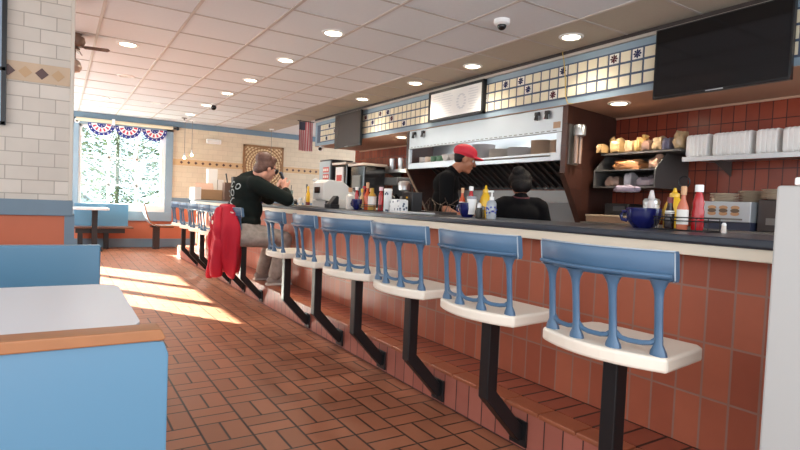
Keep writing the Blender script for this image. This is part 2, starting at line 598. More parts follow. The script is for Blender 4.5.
# kitchen wall, soffit, hood side walls
SX = 3.93
SZ = 2.045
SY1 = 9.22
struct(MB().box(4.85, 4.97, -1.0, 9.4, 0, ZC).build('wall_kitchen', M_kit))
b = MB()
b.box(SX, SX + 0.10, -1.0, SY1, SZ, ZC)
b.m(1).box(SX + 0.002, 4.85, -1.0, SY1, SZ - 0.004, SZ + 0.03)
b.m(0).box(SX + 0.1, 4.85, SY1 - 0.08, SY1, SZ + 0.03, ZC)
struct(b.build('wall_soffit', [M_blue_paint, M_underside]))
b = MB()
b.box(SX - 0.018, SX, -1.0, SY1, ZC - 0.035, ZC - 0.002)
struct(b.build('trim_6', mat('dark_top_strip', (52, 42, 40), 0.6)))  # dark strip along the top edge of the soffit
b = MB()
b.box(SX - 0.03, SX, -1.0, SY1, ZC - 0.062, ZC - 0.037)
struct(b.build('trim_7', mat('grey_rail', (176, 168, 158), 0.4)))
# cove strip where the soffit underside meets the tiles
struct(MB().box(4.83, 4.852, -1.0, 9.2, SZ - 0.022, SZ - 0.006).build('trim_8', mat('cove_strip', (196, 160, 136), 0.5)))
# hood side walls with their raked front edges
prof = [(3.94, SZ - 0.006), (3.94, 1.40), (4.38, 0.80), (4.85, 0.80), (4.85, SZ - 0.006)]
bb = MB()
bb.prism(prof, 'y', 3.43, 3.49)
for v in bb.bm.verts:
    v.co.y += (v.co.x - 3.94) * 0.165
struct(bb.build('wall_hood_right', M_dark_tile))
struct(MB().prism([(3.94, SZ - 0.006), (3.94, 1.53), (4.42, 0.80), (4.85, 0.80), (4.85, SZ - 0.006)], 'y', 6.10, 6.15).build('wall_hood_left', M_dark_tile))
b = MB()
b.bar((3.93, 3.46, 1.42), (4.37, 3.53, 0.80), 0.05, 0.012)
struct(b.build('trim_9', mat('brown_edge_trim', (64, 46, 40), 0.4)))
struct(MB().bar((3.925, 6.12, 1.54), (4.41, 6.12, 0.80), 0.03, 0.012).build('trim_10', mat('tan_edge_trim', (138, 116, 98), 0.5)))

# decorative tile field on the soffit: three courses, a few flower tiles
b = MB()
TW, TH = 0.1085, 0.1005
Z0 = 2.405
b.m(0).box(SX - 0.006, SX, -0.9, 9.12, Z0 - 3 * TH - 0.006, Z0 + 0.006)
flowers = {(8, 0): 1, (6, 0): 1, (5, 1): 1, (2, 2): 2, (1, 0): 1, (-4, 0): 2, (-6, 0): 1, (11, 1): 2, (36, 0): 2, (34, 1): 1, (32, 0): 2, (30, 0): 1, (29, 1): 2, (26, 2): 1, (48, 0): 1, (49, 2): 1, (46, 1): 2, (-14, 1): 2, (-17, 0): 1}
yref = 3.5475
ks = range(-40, 52)
for k in ks:
    y0 = yref + k * TW - 2 * TW
    if y0 < -0.85 or y0 + TW > 9.1:
        continue
    for r in range(3):
        z1 = Z0 - r * TH
        fl = flowers.get((k, r))
        b.m(2 if fl else 1)
        g = 0.0095
        b.box(SX - 0.012, SX - 0.004, y0 + g, y0 + TW - g, z1 - TH + g, z1 - g)
        if fl:
            b.m(2 + fl)
            cy, cz = y0 + TW / 2, z1 - TH / 2
            for p in range(8):
                a = p * PI / 4
                rr = 0.039
                da = 0.30
                b.prism([(cy, cz), (cy + rr * 0.7 * math.cos(a - da), cz + rr * 0.7 * math.sin(a - da)), (cy + rr * math.cos(a), cz + rr * math.sin(a)), (cy + rr * 0.7 * math.cos(a + da), cz + rr * 0.7 * math.sin(a + da))], 'x', SX - 0.015, SX - 0.011)
struct(b.build('trim_11', [M_grout_blue, M_tile_cream, M_tile_white, M_navy, M_maroon]))

# ------------------------------------------------------------------ the counter and its step
CX = 2.06
Y0C, Y1C = 0.602, 10.0
b = MB()
b.box(1.868, CX + 0.02, Y0C, Y1C, 0, 0.188)
t = struct(b.build('trim_12', M_tread))
MB().box(1.757, 1.868, Y0C, Y1C, 0.002, 0.176).build('step_riser', M_step, t)
b = MB()
yy = Y0C
while yy < Y1C - 0.01:
    y1 = min(yy + 0.2, Y1C)
    b.box(1.752, 1.860, yy + 0.003, y1 - 0.003, 0.170, 0.191)
    yy += 0.2
b.build('step_nosing', mat('nosing_tile', (158, 92, 64), 0.4, var=0.14, vscale=8), t, bevel=0.005)
ctr = thing('counter', 'long diner counter of terracotta tile with a dark top and cream edge', 'counter', (0, 0, 0))
MB().box(CX, 2.60, Y0C, Y1C, 0.19, 0.925).build('tiled_base', M_face, ctr)
MB().box(1.962, 2.66, Y0C, Y1C, 0.924, 0.968).build('edge_band', M_trim, ctr, bevel=0.004)
MB().box(1.950, 2.67, Y0C, Y1C, 0.967, 1.000).build('worktop', M_top, ctr, bevel=0.010, seg=3)

# white half wall closing the near end of the counter
t = thing('partition', 'plain white half wall at the near end of the counter', 'partition', (0, 0, 0))
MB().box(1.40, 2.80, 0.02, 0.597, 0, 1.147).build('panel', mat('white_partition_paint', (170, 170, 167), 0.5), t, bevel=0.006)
MB().box(1.395, 2.80, 0.30, 0.56, 1.147, 1.165).build('cap', M_white, t, bevel=0.004)

# ------------------------------------------------------------------ counter stools
def arc_pts(n, halfw, xe, xm, w=1.0):
    """bowed line from (xe,-halfw) through (xm,0) to (xe,halfw)"""
    return [(xe + (xm - xe) * (1 - (2 * i / n - 1) ** 2), -halfw + 2 * halfw * i / n) for i in range(n + 1)]

def make_stool():
    t = thing('counter_stool', 'cream seated stool with blue back', 'stool', (0, 0, 0), 0, 'swivel stools bolted along the counter')
    poly = arc_pts(10, 0.225, -0.100, -0.160)
    poly += [(0.145, 0.205), (0.172, 0.18), (0.172, -0.18), (0.145, -0.205)]
    MB().prism(poly, 'z', 0.615, 0.660).build('seat', M_seat, t, bevel=0.010, seg=3)
    # back panel, bowed, leaning a little outwards
    b = MB()
    fr = arc_pts(12, 0.235, -0.105, -0.165)
    zt = (0.880, 0.892, 0.957, 0.968)
    ins = (0.010, 0.0, 0.0, 0.008)
    rows = []
    for th in (0.0, 0.026):
        for zi, z in enumerate(zt):
            rows.append([b.bm.verts.new((p[0] - (z - 0.88) * 0.14 + (ins[zi] if th == 0 else th - ins[zi] * 0.6), p[1] * (1.0 - 0.0 * zi), z)) for p in fr])
    order = [0, 1, 2, 3, 7, 6, 5, 4]
    n = len(fr)
    for i in range(8):
        A, B_ = rows[order[i]], rows[order[(i + 1) % 8]]
        for j in range(n - 1):
            b.bm.faces.new((A[j], A[j + 1], B_[j + 1], B_[j]))
    b.bm.faces.new([rows[o][0] for o in order])
    b.bm.faces.new([rows[o][-1] for o in order][::-1])
    bk = b.build('back_panel', M_stool_blue, t, smooth=True)
    # chipped pale edge along the top and the end of the back panel
    b = MB()
    pts = [(p[0] - 0.088 * 0.14 + 0.004, p[1], 0.967) for p in fr]
    b.tube(pts, 0.0024, 6)
    for e in (0, -1):
        p = fr[e]
        b.tube([(p[0] - 0.0115, p[1] * 1.002, 0.963), (p[0] - 0.002, p[1] * 1.002, 0.886), (p[0] + 0.006, p[1] * 0.97, 0.880)], 0.0024, 6)
    b.build('chipped_edge', M_worn, bk, smooth=True)
    b = MB()
    b.tube([(p[0] - 0.012, p[1] * 0.985, 0.896) for p in fr], 0.006, 6)
    b.build('lower_moulding', M_stool_blue, bk, smooth=True)
    # four cast spindles with spread feet and flared heads
    ys = (-0.190, -0.066, 0.066, 0.190)
    for yy in ys:
        f = 1 - (yy / 0.22) ** 2
        xb = -0.098 + (-0.150 + 0.098) * f + 0.024
        xt = -0.105 + (-0.165 + 0.105) * f + 0.012
        b = MB()
        b.lathe([(0.026, 0.0), (0.024, 0.012), (0.0135, 0.035), (0.0125, 0.10), (0.013, 0.17), (0.016, 0.195), (0.026, 0.216), (0.036, 0.226)], 10, (0, 0, 0), 0.72, 1.0)
        for v in b.bm.verts:
            k = v.co.z / 0.226
            v.co.x += xb + (xt - xb) * k
            v.co.y += yy
            v.co.z += 0.659
        b.build('spindle', M_stool_blue, t, smooth=True)
    # scalloped rail between the spindle feet
    b = MB()
    for a, c in zip(ys, ys[1:]):
        P = []
        for i in range(7):
            s = i / 6
            yy = a + (c - a) * s
            f = 1 - (yy / 0.22) ** 2
            P.append((-0.074 - 0.052 * f, yy, 0.686 + 0.022 * (2 * s - 1) ** 4 + 0.004))
        b.tube(P, 0.008, 7)
    b.build('foot_rail', M_stool_blue, t, smooth=True)
    b = MB()
    b.box(-0.09, 0.09, -0.07, 0.07, 0.605, 0.6155)
    b.build('seat_plate', M_black, t)
    b = MB()
    w = 0.028
    b.prism([(-w, 0.606), (-w, 0.262), (0.172, 0.048), (0.199, 0.048), (0.199, 0.102), (w, 0.29), (w, 0.606)], 'y', -w, w)
    b.build('post', M_black, t, bevel=0.004)
    MB().box(0.188, 0.199, -0.052, 0.052, 0.02, 0.135).build('wall_flange', M_black, t, bevel=0.003)
    return t

stool0 = make_stool()
ST = [(1, 3, 'nearest blue-backed counter stool beside the white half wall'),
      (2, 2, 'second blue-backed counter stool from the white half wall'),
      (3, 0, 'third blue-backed counter stool from the white half wall'),
      (4, 12, 'fourth blue-backed counter stool from the white half wall'),
      (5, -5, 'fifth blue-backed stool, in front of the seated man by the counter'),
      (6, -4, 'sixth blue-backed stool, right in front of the grey trousers of the seated man'),
      (8, 0, 'blue-backed counter stool under the man in black, red jacket on its back'),
      (9, 0, 'blue-backed counter stool just beyond the red jacket'),
      (10, 0, 'second blue-backed counter stool beyond the red jacket'),
      (11, 0, 'third blue-backed counter stool beyond the red jacket'),
      (12, 0, 'fourth blue-backed counter stool beyond the red jacket'),
      (13, 0, 'last blue-backed counter stool, nearest the big window')]
for i, (k, a, lab) in enumerate(ST):
    y = 1.1 + 0.607 * (k - 1)
    if i == 0:
        o = stool0
        o.location = (1.555, y, 0); o['label'] = lab
    else:
        o = dup(stool0, (1.555, y, 0), None, lab)
    # the seat and back swivel on the fixed post
    if a:
        for c in o.children:
            nm = c.name.split('.')[0]
            if nm not in ('post', 'wall_flange'):
                c.rotation_euler = (0, 0, math.radians(a))

# ------------------------------------------------------------------ left booths and table
t = thing('booth_bench', 'blue booth bench with an oak cap, nearest in the lower left', 'booth', (0, 0, 0))
b = MB()
b.prism([(-1.28, 0.0), (0.205, 0.0), (0.205, 0.725), (0.195, 0.752), (0.165, 0.757), (-1.28, 0.757)], 'y', 1.235, 1.275)
b.build('back_panel', M_booth, t, bevel=0.003)
MB().prism([(-1.28, 0.757), (0.19, 0.757), (0.198, 0.762), (0.188, 0.782), (-1.28, 0.782)], 'y', 1.225, 1.29).build('cap', M_wood, t, bevel=0.003)
MB().box(-1.28, 0.07, 1.275, 1.50, 0.36, 0.43).build('seat', mat('blue_vinyl', (80, 128, 164), 0.4), t, bevel=0.02, seg=3)
MB().box(-1.28, 0.05, 1.275, 1.46, 0.0, 0.36).build('plinth', M_booth, t)
t = thing('booth_bench', 'plain blue booth bench facing us behind the white table', 'booth', (0, 0, 0))
MB().box(-1.28, 0.165, 2.80, 2.86, 0.0, 0.822).build('back_panel', M_booth, t, bevel=0.006)
MB().box(-1.28, 0.03, 2.46, 2.80, 0.36, 0.43).build('seat', mat('blue_vinyl', (80, 128, 164), 0.4), t, bevel=0.02, seg=3)
MB().box(-1.28, 0.01, 2.50, 2.80, 0.0, 0.36).build('plinth', M_booth, t)
t = thing('booth_table', 'white laminate booth table with rounded corners between the blue benches', 'table', (0, 0, 0))
def rrect(x0, x1, y0, y1, r, n=6, only_right=True):
    pts = []
    for cx, cy, a0 in ((x1 - r, y0 + r, -90), (x1 - r, y1 - r, 0)):
        for i in range(n + 1):
            a = math.radians(a0 + 90 * i / n)
            pts.append((cx + r * math.cos(a), cy + r * math.sin(a)))
    if only_right:
        pts += [(x0, y1), (x0, y0)]
    else:
        for cx, cy, a0 in ((x0 + r, y1 - r, 90), (x0 + r, y0 + r, 180)):
            for i in range(n + 1):
                a = math.radians(a0 + 90 * i / n)
                pts.append((cx + r * math.cos(a), cy + r * math.sin(a)))
    return pts
MB().prism(rrect(-1.27, 0.18, 1.44, 2.16, 0.075), 'z', 0.733, 0.742).build('tabletop', M_table, t)
MB().prism(rrect(-1.27, 0.177, 1.443, 2.157, 0.074), 'z', 0.708, 0.733).build('table_edge', mat('brown_table_edge', (112, 72, 58), 0.4), t)
MB().box(-0.62, -0.54, 1.76, 1.84, 0.02, 0.71).box(-0.80, -0.36, 1.60, 2.0, 0.0, 0.02).build('pedestal', M_black, t)

# ------------------------------------------------------------------ table, bench and shell chair below the window
t = thing('dining_table', 'small white-topped table on a black post under the window', 'table', (0.55, 11.1, 0))
MB().prism(rrect(-0.42, 0.21, -0.34, 0.34, 0.05, only_right=False), 'z', 0.735, 0.775).build('tabletop', M_table, t, bevel=0.004)
MB().box(-0.045, 0.045, -0.045, 0.045, 0.02, 0.735).build('post', M_black, t)
MB().box(-0.22, 0.12, -0.24, 0.24, 0.0, 0.02).build('base', M_black, t)
t = thing('wall_bench', 'blue-backed bench with a dark wooden seat along the back wall', 'bench', (0.70, 11.62, 0))
MB().box(-0.46, 0.44, 0.02, 0.07, 0.40, 0.835).build('backrest', M_booth, t, bevel=0.012)
MB().box(-0.46, 0.50, -0.36, 0.05, 0.385, 0.415).build('seat', mat('dark_wood_seat', (110, 72, 52), 0.4), t, bevel=0.006)
MB().box(-0.44, 0.36, -0.30, 0.05, 0.30, 0.385).build('seat_rail', M_black, t)
MB().box(-0.40, -0.32, -0.20, 0.0, 0, 0.30).build('support', M_black, t)
MB().box(0.02, 0.10, -0.20, 0.0, 0, 0.30).build('support', M_black, t)
# moulded shell chair
t = thing('shell_chair', 'moulded pale blue and white chair on a black post by the window', 'chair', (1.66, 11.35, 0))
def shell(y0, y1, thick, inset):
    prof = [(-0.30, 0.86), (-0.285, 0.80), (-0.262, 0.70), (-0.23, 0.60), (-0.18, 0.52), (-0.10, 0.475), (0.0, 0.462), (0.12, 0.464), (0.24, 0.474), (0.34, 0.468)]
    b = MB()
    top = [(x, z) for x, z in prof]
    bot = [(x - (0.0 if i > 5 else 0.016), z - (thick if i > 4 else 0.008)) for i, (x, z) in enumerate(prof)]
    ys_ = [y0 + (y1 - y0) * i / 6 for i in range(7)]
    A = [[b.bm.verts.new((x, y, z)) for x, z in top] for y in ys_]
    C = [[b.bm.verts.new((x, y, z)) for x, z in bot] for y in ys_]
    n = len(top)
    for j in range(6):
        for i in range(n - 1):
            b.bm.faces.new((A[j][i], A[j][i + 1], A[j + 1][i + 1], A[j + 1][i]))
            b.bm.faces.new((C[j][i], C[j + 1][i], C[j + 1][i + 1], C[j][i + 1]))
        for i in (0, n - 1):
            b.bm.faces.new((A[j][i], A[j + 1][i], C[j + 1][i], C[j][i]))
    for j in (0, 6):
        for i in range(n - 1):
            b.bm.faces.new((A[j][i], A[j][i + 1], C[j][i + 1], C[j][i]))
    return b
shell(-0.21, 0.21, 0.02, 0).build('shell', mat('pale_shell', (196, 218, 226), 0.3), t, smooth=True)
b = MB()
for s in (-1, 1):
    prof = [(-0.305, 0.865), (-0.262, 0.70), (-0.23, 0.60), (-0.18, 0.515), (-0.10, 0.468), (0.0, 0.452), (0.34, 0.458)]
    b.tube([(x, s * 0.212, z) for x, z in prof], 0.011, 8)
b.tube([(0.342, -0.212, 0.458), (0.342, 0.212, 0.458)], 0.011, 8)
b.build('wood_edge', M_wood, t, smooth=True)
MB().box(-0.11, 0.0, -0.07, 0.07, 0.0, 0.42).box(-0.16, 0.24, -0.12, 0.12, 0.42, 0.448).build('post', M_black, t)

# ------------------------------------------------------------------ ceiling fittings
def downlight(x, y, z, label, power, lit=True, r=0.075):
    t = thing('downlight', label, 'ceiling light', (x, y, z), 0, 'recessed ceiling lights')
    b = MB()
    b.lathe([(r + 0.028, 0.0), (r + 0.024, -0.008), (r, -0.010), (r - 0.006, 0.004)], 24, cap=False)
    b.build('trim_ring', M_white, t, smooth=True)
    MB().lathe([(r - 0.002, -0.004), (r - 0.004, 0.003)], 24).build('lens', M_lamp if lit else M_lamp_off, t)
    if lit:
        ld = bpy.data.lights.new('lamp', 'SPOT')
        ld.energy = power
        ld.spot_size = math.radians(125)
        ld.spot_blend = 0.8
        ld.shadow_soft_size = 0.06
        ld.color = (1.0, 0.88, 0.72)
        lo = bpy.data.objects.new('lamp', ld)
        COL.objects.link(lo)
        lo.parent = t
        lo.location = (0, 0, -0.03)
    return t
for i, yy in enumerate((4.38, 5.55, 6.78, 7.88, 9.15, 10.41)):
    downlight(2.0, yy, ZC, 'recessed light in the middle row of the ceiling, %s to us' % ORD[i], LAMP_W)
for i, yy in enumerate((3.16, 4.44, 5.51, 6.86)):
    downlight(3.62, yy, ZC, 'recessed light in the tan strip beside the blue soffit, %s to us' % ORD[i], LAMP_W * 0.6)
for i, (xx, yy, lit) in enumerate(((0.555, 6.04, True), (0.69, 7.69, False), (0.564, 9.76, True))):
    downlight(xx, yy, ZC, ['yellowish recessed light by the ceiling fan', 'unlit recessed light past the ceiling fan', 'recessed light above the big window'][i], LAMP_W, lit)
downlight(1.306, 9.6, ZC, 'small unlit recessed light right of the window end of the ceiling', 0, False, 0.055)
downlight(4.18, 3.07, SZ - 0.006, 'recessed light under the soffit above the bread rack', LAMP_W * 0.9, True, 0.07)
downlight(4.2, 6.7, SZ - 0.006, 'recessed light under the soffit above the steel cup shelf', LAMP_W * 6.0, True, 0.07)

t = thing('security_camera', 'white dome camera with a dark eye on the ceiling', 'camera', (2.896, 3.22, ZC))
MB().lathe([(0.062, 0.0), (0.062, -0.032), (0.05, -0.042)], 20).build('base', M_white_plastic, t, smooth=True)
MB().ball((0, 0, -0.045), 0.036).build('lens', M_blackgloss, t, smooth=True)
def small_cam(x, y, z, label):
    t = thing('security_camera', label, 'camera', (x, y, z))
    MB().lathe([(0.05, 0.0), (0.05, -0.02), (0.03, -0.03)], 16).build('base', M_white_plastic, t, smooth=True)
    MB().ball((0, 0, -0.055), 0.045).build('lens', M_blackgloss, t, smooth=True)
small_cam(2.06, 8.95, ZC, 'small black ceiling camera far down the room')
t = thing('sprinkler_head', 'tiny dark sprinkler head on the ceiling near the back wall', 'sprinkler', (2.0, 11.0, ZC))
MB().lathe([(0.05, 0), (0.05, -0.012)], 14).build('plate', M_steel_dark, t)
MB().cyl((0, 0, -0.01), (0, 0, -0.05), 0.012).build('head', M_steel_dark, t)
t = thing('wall_camera', 'white camera with a dark lens left above the window', 'camera', (0.262, YB - 0.03, 2.36))
MB().cyl((0, 0, 0), (0, -0.06, -0.01), 0.045, n=18).build('housing', M_white_plastic, t, smooth=True)
MB().cyl((0, -0.058, -0.01), (0, -0.068, -0.011), 0.024, n=16).build('lens', M_blackgloss, t, smooth=True)
t = thing('wall_camera', 'small white camera under the far end of the blue soffit', 'camera', (3.96, 9.0, SZ - 0.006))
MB().box(-0.03, 0.03, -0.03, 0.03, -0.05, 0).build('mount', M_white_plastic, t)
MB().ball((-0.04, -0.03, -0.055), 0.032).build('lens', M_blackgloss, t, smooth=True)
MB().cyl((-0.01, -0.0, -0.05), (-0.035, -0.025, -0.055), 0.042, n=16).build('housing', M_white_plastic, t, smooth=True)

# ceiling fan peeking out beside the tiled wall
t = thing('ceiling_fan', 'bronze ceiling fan half hidden behind the tiled wall', 'ceiling fan', (0.10, 6.0, ZC))
M_bronze = mat('fan_bronze', (128, 104, 90), 0.4, metal=0.3)
MB().lathe([(0.065, 0.0), (0.05, -0.04), (0.016, -0.05), (0.016, -0.02)], 18).build('canopy', M_bronze, t, smooth=True)
MB().lathe([(0.03, -0.02), (0.085, -0.03), (0.095, -0.07), (0.075, -0.115), (0.03, -0.125)], 20).build('motor', M_bronze, t, smooth=True)
for k in range(4):
    a = math.radians(-9 + 90 * k)
    b = MB()
    b.prism([(0.07, -0.012), (0.13, -0.016), (0.17, -0.055), (0.62, -0.06), (0.66, 0.0), (0.62, 0.06), (0.17, 0.055), (0.13, 0.016), (0.07, 0.012)], 'z', -0.004, 0.004)
    R = Matrix.Rotation(a, 3, 'Z') @ Matrix.Rotation(math.radians(32), 3, 'X')
    sc = 0.42
    for v in b.bm.verts:
        v.co = R @ Vector((v.co.x * sc + 0.02, v.co.y * sc * 1.5, v.co.z)) + Vector((0, 0, -0.115))
    b.build('blade', mat('fan_blade_wood', (112, 86, 74), 0.45), t)
b = MB()
b.lathe([(0.02, -0.12), (0.05, -0.135), (0.05, -0.15)], 16)
b.lathe([(0.016, -0.15), (0.016, -0.24)], 10)
b.build('light_stem', M_bronze, t, smooth=True)
MB().lathe([(0.03, -0.24), (0.055, -0.26), (0.07, -0.31), (0.05, -0.35), (0.02, -0.36)], 16).build('lamp_shade', mat('frosted_shade', (176, 156, 140), 0.4), t, smooth=True)

# pendant bulbs
def pendant(x, y, zb, label):
    t = thing('pendant_lamp', label, 'pendant lamp', (x, y, ZC), 0, 'bare pendant bulbs near the back wall')
    MB().cyl((0, 0, 0), (0, 0, zb - ZC + 0.06), 0.005, n=6).build('cord', mat('cord_grey', (120, 116, 110), 0.5), t)
    MB().lathe([(0.05, 0), (0.045, -0.02)], 14).build('canopy', M_white, t)
    MB().lathe([(0.01, zb - ZC + 0.10), (0.02, zb - ZC + 0.06), (0.016, zb - ZC + 0.03)], 10).build('socket', M_steel, t, smooth=True)
    MB().ball((0, 0, zb - ZC), 0.028).build('bulb', M_bulb, t, smooth=True)
pendant(2.19, 11.2, 1.85, 'glowing bulb on a long cord just right of the window')
pendant(2.10, 11.45, 1.80, 'fainter bulb hanging just left of the other bulb by the window')
pendant(3.78, 11.2, 1.84, 'glowing bulb on a long cord above the head of the man in black')

# ------------------------------------------------------------------ bunting on the window
M_bred = mat('bunting_red', (196, 62, 84), 0.8)
M_bwhite = mat('bunting_white', (236, 232, 234), 0.8)
M_bblue = mat('bunting_blue', (40, 48, 128), 0.8)
def bunting(xc, zc, label):
    t = thing('bunting', label, 'bunting', (xc, YB - 0.075, zc), 0, 'patriotic fan buntings in the window')
    b = MB()
    n = 24
    R = 0.225
    rings = [0.0, 0.33, 0.40, 0.68, 0.74, 1.0]
    def P(r, i):
        a = PI + PI * i / n
        return (R * r * math.cos(a), 0.006 * (i % 2) * (0.3 + r), R * r * 0.98 * math.sin(a))
    for k in range(5):
        for i in range(n):
            if k == 0: mi = 2
            elif k == 1: mi = 1
            elif k == 2: mi = 0 if (i // 2) % 2 else 1
            elif k == 3: mi = 1
            else: mi = 2
            b.m(mi)
            if k == 0:
                b.quad(P(0, i), P(rings[1], i), P(rings[1], i + 1))
            else:
                b.quad(P(rings[k], i), P(rings[k + 1], i), P(rings[k + 1], i + 1), P(rings[k], i + 1))
    b.build('cloth', [M_bred, M_bwhite, M_bblue], t)
    b = MB()
    for rr, cnt, s in ((0.87, 8, 0.017), (0.2, 3, 0.012)):
        for i in range(cnt):
            a = PI + PI * (i + 0.5) / cnt
            cx, cz = R * rr * math.cos(a), R * rr * math.sin(a)
            poly = []
            for q in range(10):
                ra = s if q % 2 == 0 else s * 0.42
                poly.append((cx + ra * math.sin(q * PI / 5), cz + ra * math.cos(q * PI / 5)))
            b.prism(poly, 'y', -0.006, -0.002)
    b.build('stars', M_bwhite, t)
bunting(0.66, 2.335, 'left of the three red white and blue bunting fans in the window')
bunting(1.115, 2.325, 'middle of the three red white and blue bunting fans in the window')
bunting(1.58, 2.318, 'right of the three red white and blue bunting fans in the window')

# ------------------------------------------------------------------ back wall pieces
def mandala_mat():
    m = bpy.data.materials.new('medallion_pattern')
    m.use_nodes = True
    nt = m.node_tree
    b = nt.nodes['Principled BSDF']
    L = nt.links.new
    def MM(op, a, c=None):
        n = nt.nodes.new('ShaderNodeMath'); n.operation = op
        for i, v in enumerate((a, c)):
            if v is None: continue
            if isinstance(v, (int, float)): n.inputs[i].default_value = v
            else: L(v, n.inputs[i])
        return n.outputs[0]
    tc = nt.nodes.new('ShaderNodeTexCoord')
    sp = nt.nodes.new('ShaderNodeSeparateXYZ')
    L(tc.outputs['Object'], sp.inputs[0])
    x, z = sp.outputs[0], sp.outputs[2]
    r = MM('SQRT', MM('ADD', MM('MULTIPLY', x, x), MM('MULTIPLY', z, z)))
    a = MM('ARCTAN2', z, x)
    ring = MM('FLOOR', MM('DIVIDE', r, 0.058))
    rs = MM('SINE', MM('MULTIPLY', r, 2 * PI / 0.058))
    spk = MM('SINE', MM('ADD', MM('MULTIPLY', a, 36.0), MM('MULTIPLY', ring, 1.57)))
    p = MM('ADD', MM('GREATER_THAN', MM('ADD', rs, MM('MULTIPLY', spk, 0.9)), 0.1), 0.0)
    mx = nt.nodes.new('ShaderNodeMix'); mx.data_type = 'RGBA'
    L(p, mx.inputs[0])
    mx.inputs[6].default_value = lin((150, 114, 76)); mx.inputs[7].default_value = lin((214, 188, 146))
    L(mx.outputs[2], b.inputs['Base Color'])
    b.inputs['Roughness'].default_value = 0.5
    return m
t = thing('wall_medallion', 'square tan mosaic medallion on the back wall behind the seated man', 'wall art', (3.80, YB - 0.005, 1.76))
MB().box(-0.43, 0.43, -0.012, 0.0, -0.43, 0.43).build('panel', mandala_mat(), t)
b = MB()
for s in (-1, 1):
    b.box(s * 0.43 - 0.022, s * 0.43 + 0.022, -0.02, 0.0, -0.45, 0.45)
    b.box(-0.45, 0.45, -0.02, 0.0, s * 0.43 - 0.022, s * 0.43 + 0.022)
b.build('frame', mat('medallion_frame', (142, 104, 66), 0.5), t)
for k, rr in enumerate((0.40, 0.27)):
    b = MB()
    b.tube([(rr * math.cos(2 * PI * i / 48), -0.014, rr * math.sin(2 * PI * i / 48)) for i in range(48)], 0.010, 6, closed=True)
    b.build('ring', mat('medallion_frame', (142, 104, 66), 0.5), t, smooth=True)
t = thing('emergency_light', 'small white light fixture high on the back wall', 'wall light', (2.72, YB - 0.01, 2.20))
MB().box(-0.15, 0.15, -0.06, 0.0, -0.05, 0.05).build('housing', M_white_plastic, t, bevel=0.02)
MB().box(-0.13, 0.13, -0.065, -0.055, -0.03, 0.03).build('lens', M_lamp_off, t, bevel=0.004)

# flag hanging at the end of the soffit
t = thing('flag', 'red and white striped flag hanging by the far end of the soffit', 'flag', (3.70, 9.45, 2.50))
b = MB()
n = 13
for i in range(n):
    b.m(0 if i % 2 == 0 else 1)
    x0, x1 = 0.27 * i / n, 0.27 * (i + 1) / n
    z1 = -0.15 if i < 6 else 0.0
    for j in range(6):
        za = z1 + (-0.53 - z1) * j / 6
        zb = z1 + (-0.53 - z1) * (j + 1) / 6
        w = lambda xx, zz: 0.02 * math.sin(xx * 26 + zz * 3)
        b.quad((x0, w(x0, za), za), (x1, w(x1, za), za), (x1, w(x1, zb), zb), (x0, w(x0, zb), zb))
b.build('stripes', [mat('flag_red', (206, 112, 118), 0.8), mat('flag_white', (226, 196, 196), 0.8)], t)
b = MB()
xe = 0.27 * 6 / n
for j in range(8):
    xa, xb = xe * j / 8, xe * (j + 1) / 8
    b.quad((xa, w(xa, 0), 0), (xb, w(xb, 0), 0), (xb, w(xb, -0.15), -0.15), (xa, w(xa, -0.15), -0.15))
b.build('canton', mat('flag_blue', (84, 86, 104), 0.8), t)
MB().cyl((-0.03, 0, 0.01), (0.30, 0, 0.01), 0.008, n=8).build('rod', M_black, t)
b = MB(); b.cyl((0.03, 0, 0.01), (0.03, 0, 0.031), 0.004, n=6).cyl((0.22, 0, 0.01), (0.22, 0, 0.031), 0.004, n=6)
b.build('hanger', M_black, t)

# picture frame on the tiled wall at the frame's left edge
t = thing('picture_frame', 'black-framed picture on the tiled wall, cut off at the left', 'picture', (-0.62, CY - 0.03, 1.85))
MB().box(-0.27, 0.27, -0.004, 0.02, -0.32, 0.78).build('picture', mat('hazy_picture', (150, 166, 184), 0.3, var=0.1), t)
b = MB()
for s in (-0.28, 0.28):
    b.box(s - 0.014, s + 0.014, -0.014, 0.02, -0.34, 0.66)
for z in (-0.33, 0.05, 0.655):
    b.box(-0.29, 0.29, -0.014, 0.02, z - 0.012, z + 0.012)
b.build('frame', M_black, t)

# ------------------------------------------------------------------ soffit: menu board, screens, cable
t = thing('menu_board', 'white framed menu board mounted on the blue soffit', 'menu board', (SX - 0.014, 5.06, 2.275))
b = MB()
hy, hz = 0.515, 0.185
b.box(-0.05, 0.0, -hy, hy, hz - 0.03, hz).box(-0.05, 0.0, -hy, hy, -hz, -hz + 0.03).box(-0.05, 0.0, -hy, -hy + 0.03, -hz, hz).box(-0.05, 0.0, hy - 0.03, hy, -hz, hz)
b.build('frame', M_black, t, bevel=0.003)
MB().box(-0.035, -0.001, -hy + 0.03, hy - 0.03, -hz + 0.03, hz - 0.03).build('panel', mat('menu_white', (232, 232, 232), 0.25), t)
b = MB()
random.seed(3)
for cyy, wid in ((0.36, 0.10), (0.16, 0.12), (-0.33, 0.10)):
    for r in range(9):
        zz = 0.115 - r * 0.028
        ww = wid * random.uniform(0.5, 1.0)
        b.box(-0.0362, -0.035, cyy - ww, cyy + ww, zz - 0.004, zz + 0.004)
for i in range(14):
    a = 2 * PI * i / 14
    b.box(-0.0362, -0.035, -0.12 + 0.07 * math.cos(a) - 0.02, -0.12 + 0.07 * math.cos(a) + 0.02, 0.0 + 0.08 * math.sin(a) - 0.008, 0.08 * math.sin(a) + 0.008)
b.build('faded_print', mat('faded_print', (198, 200, 206), 0.4), t)

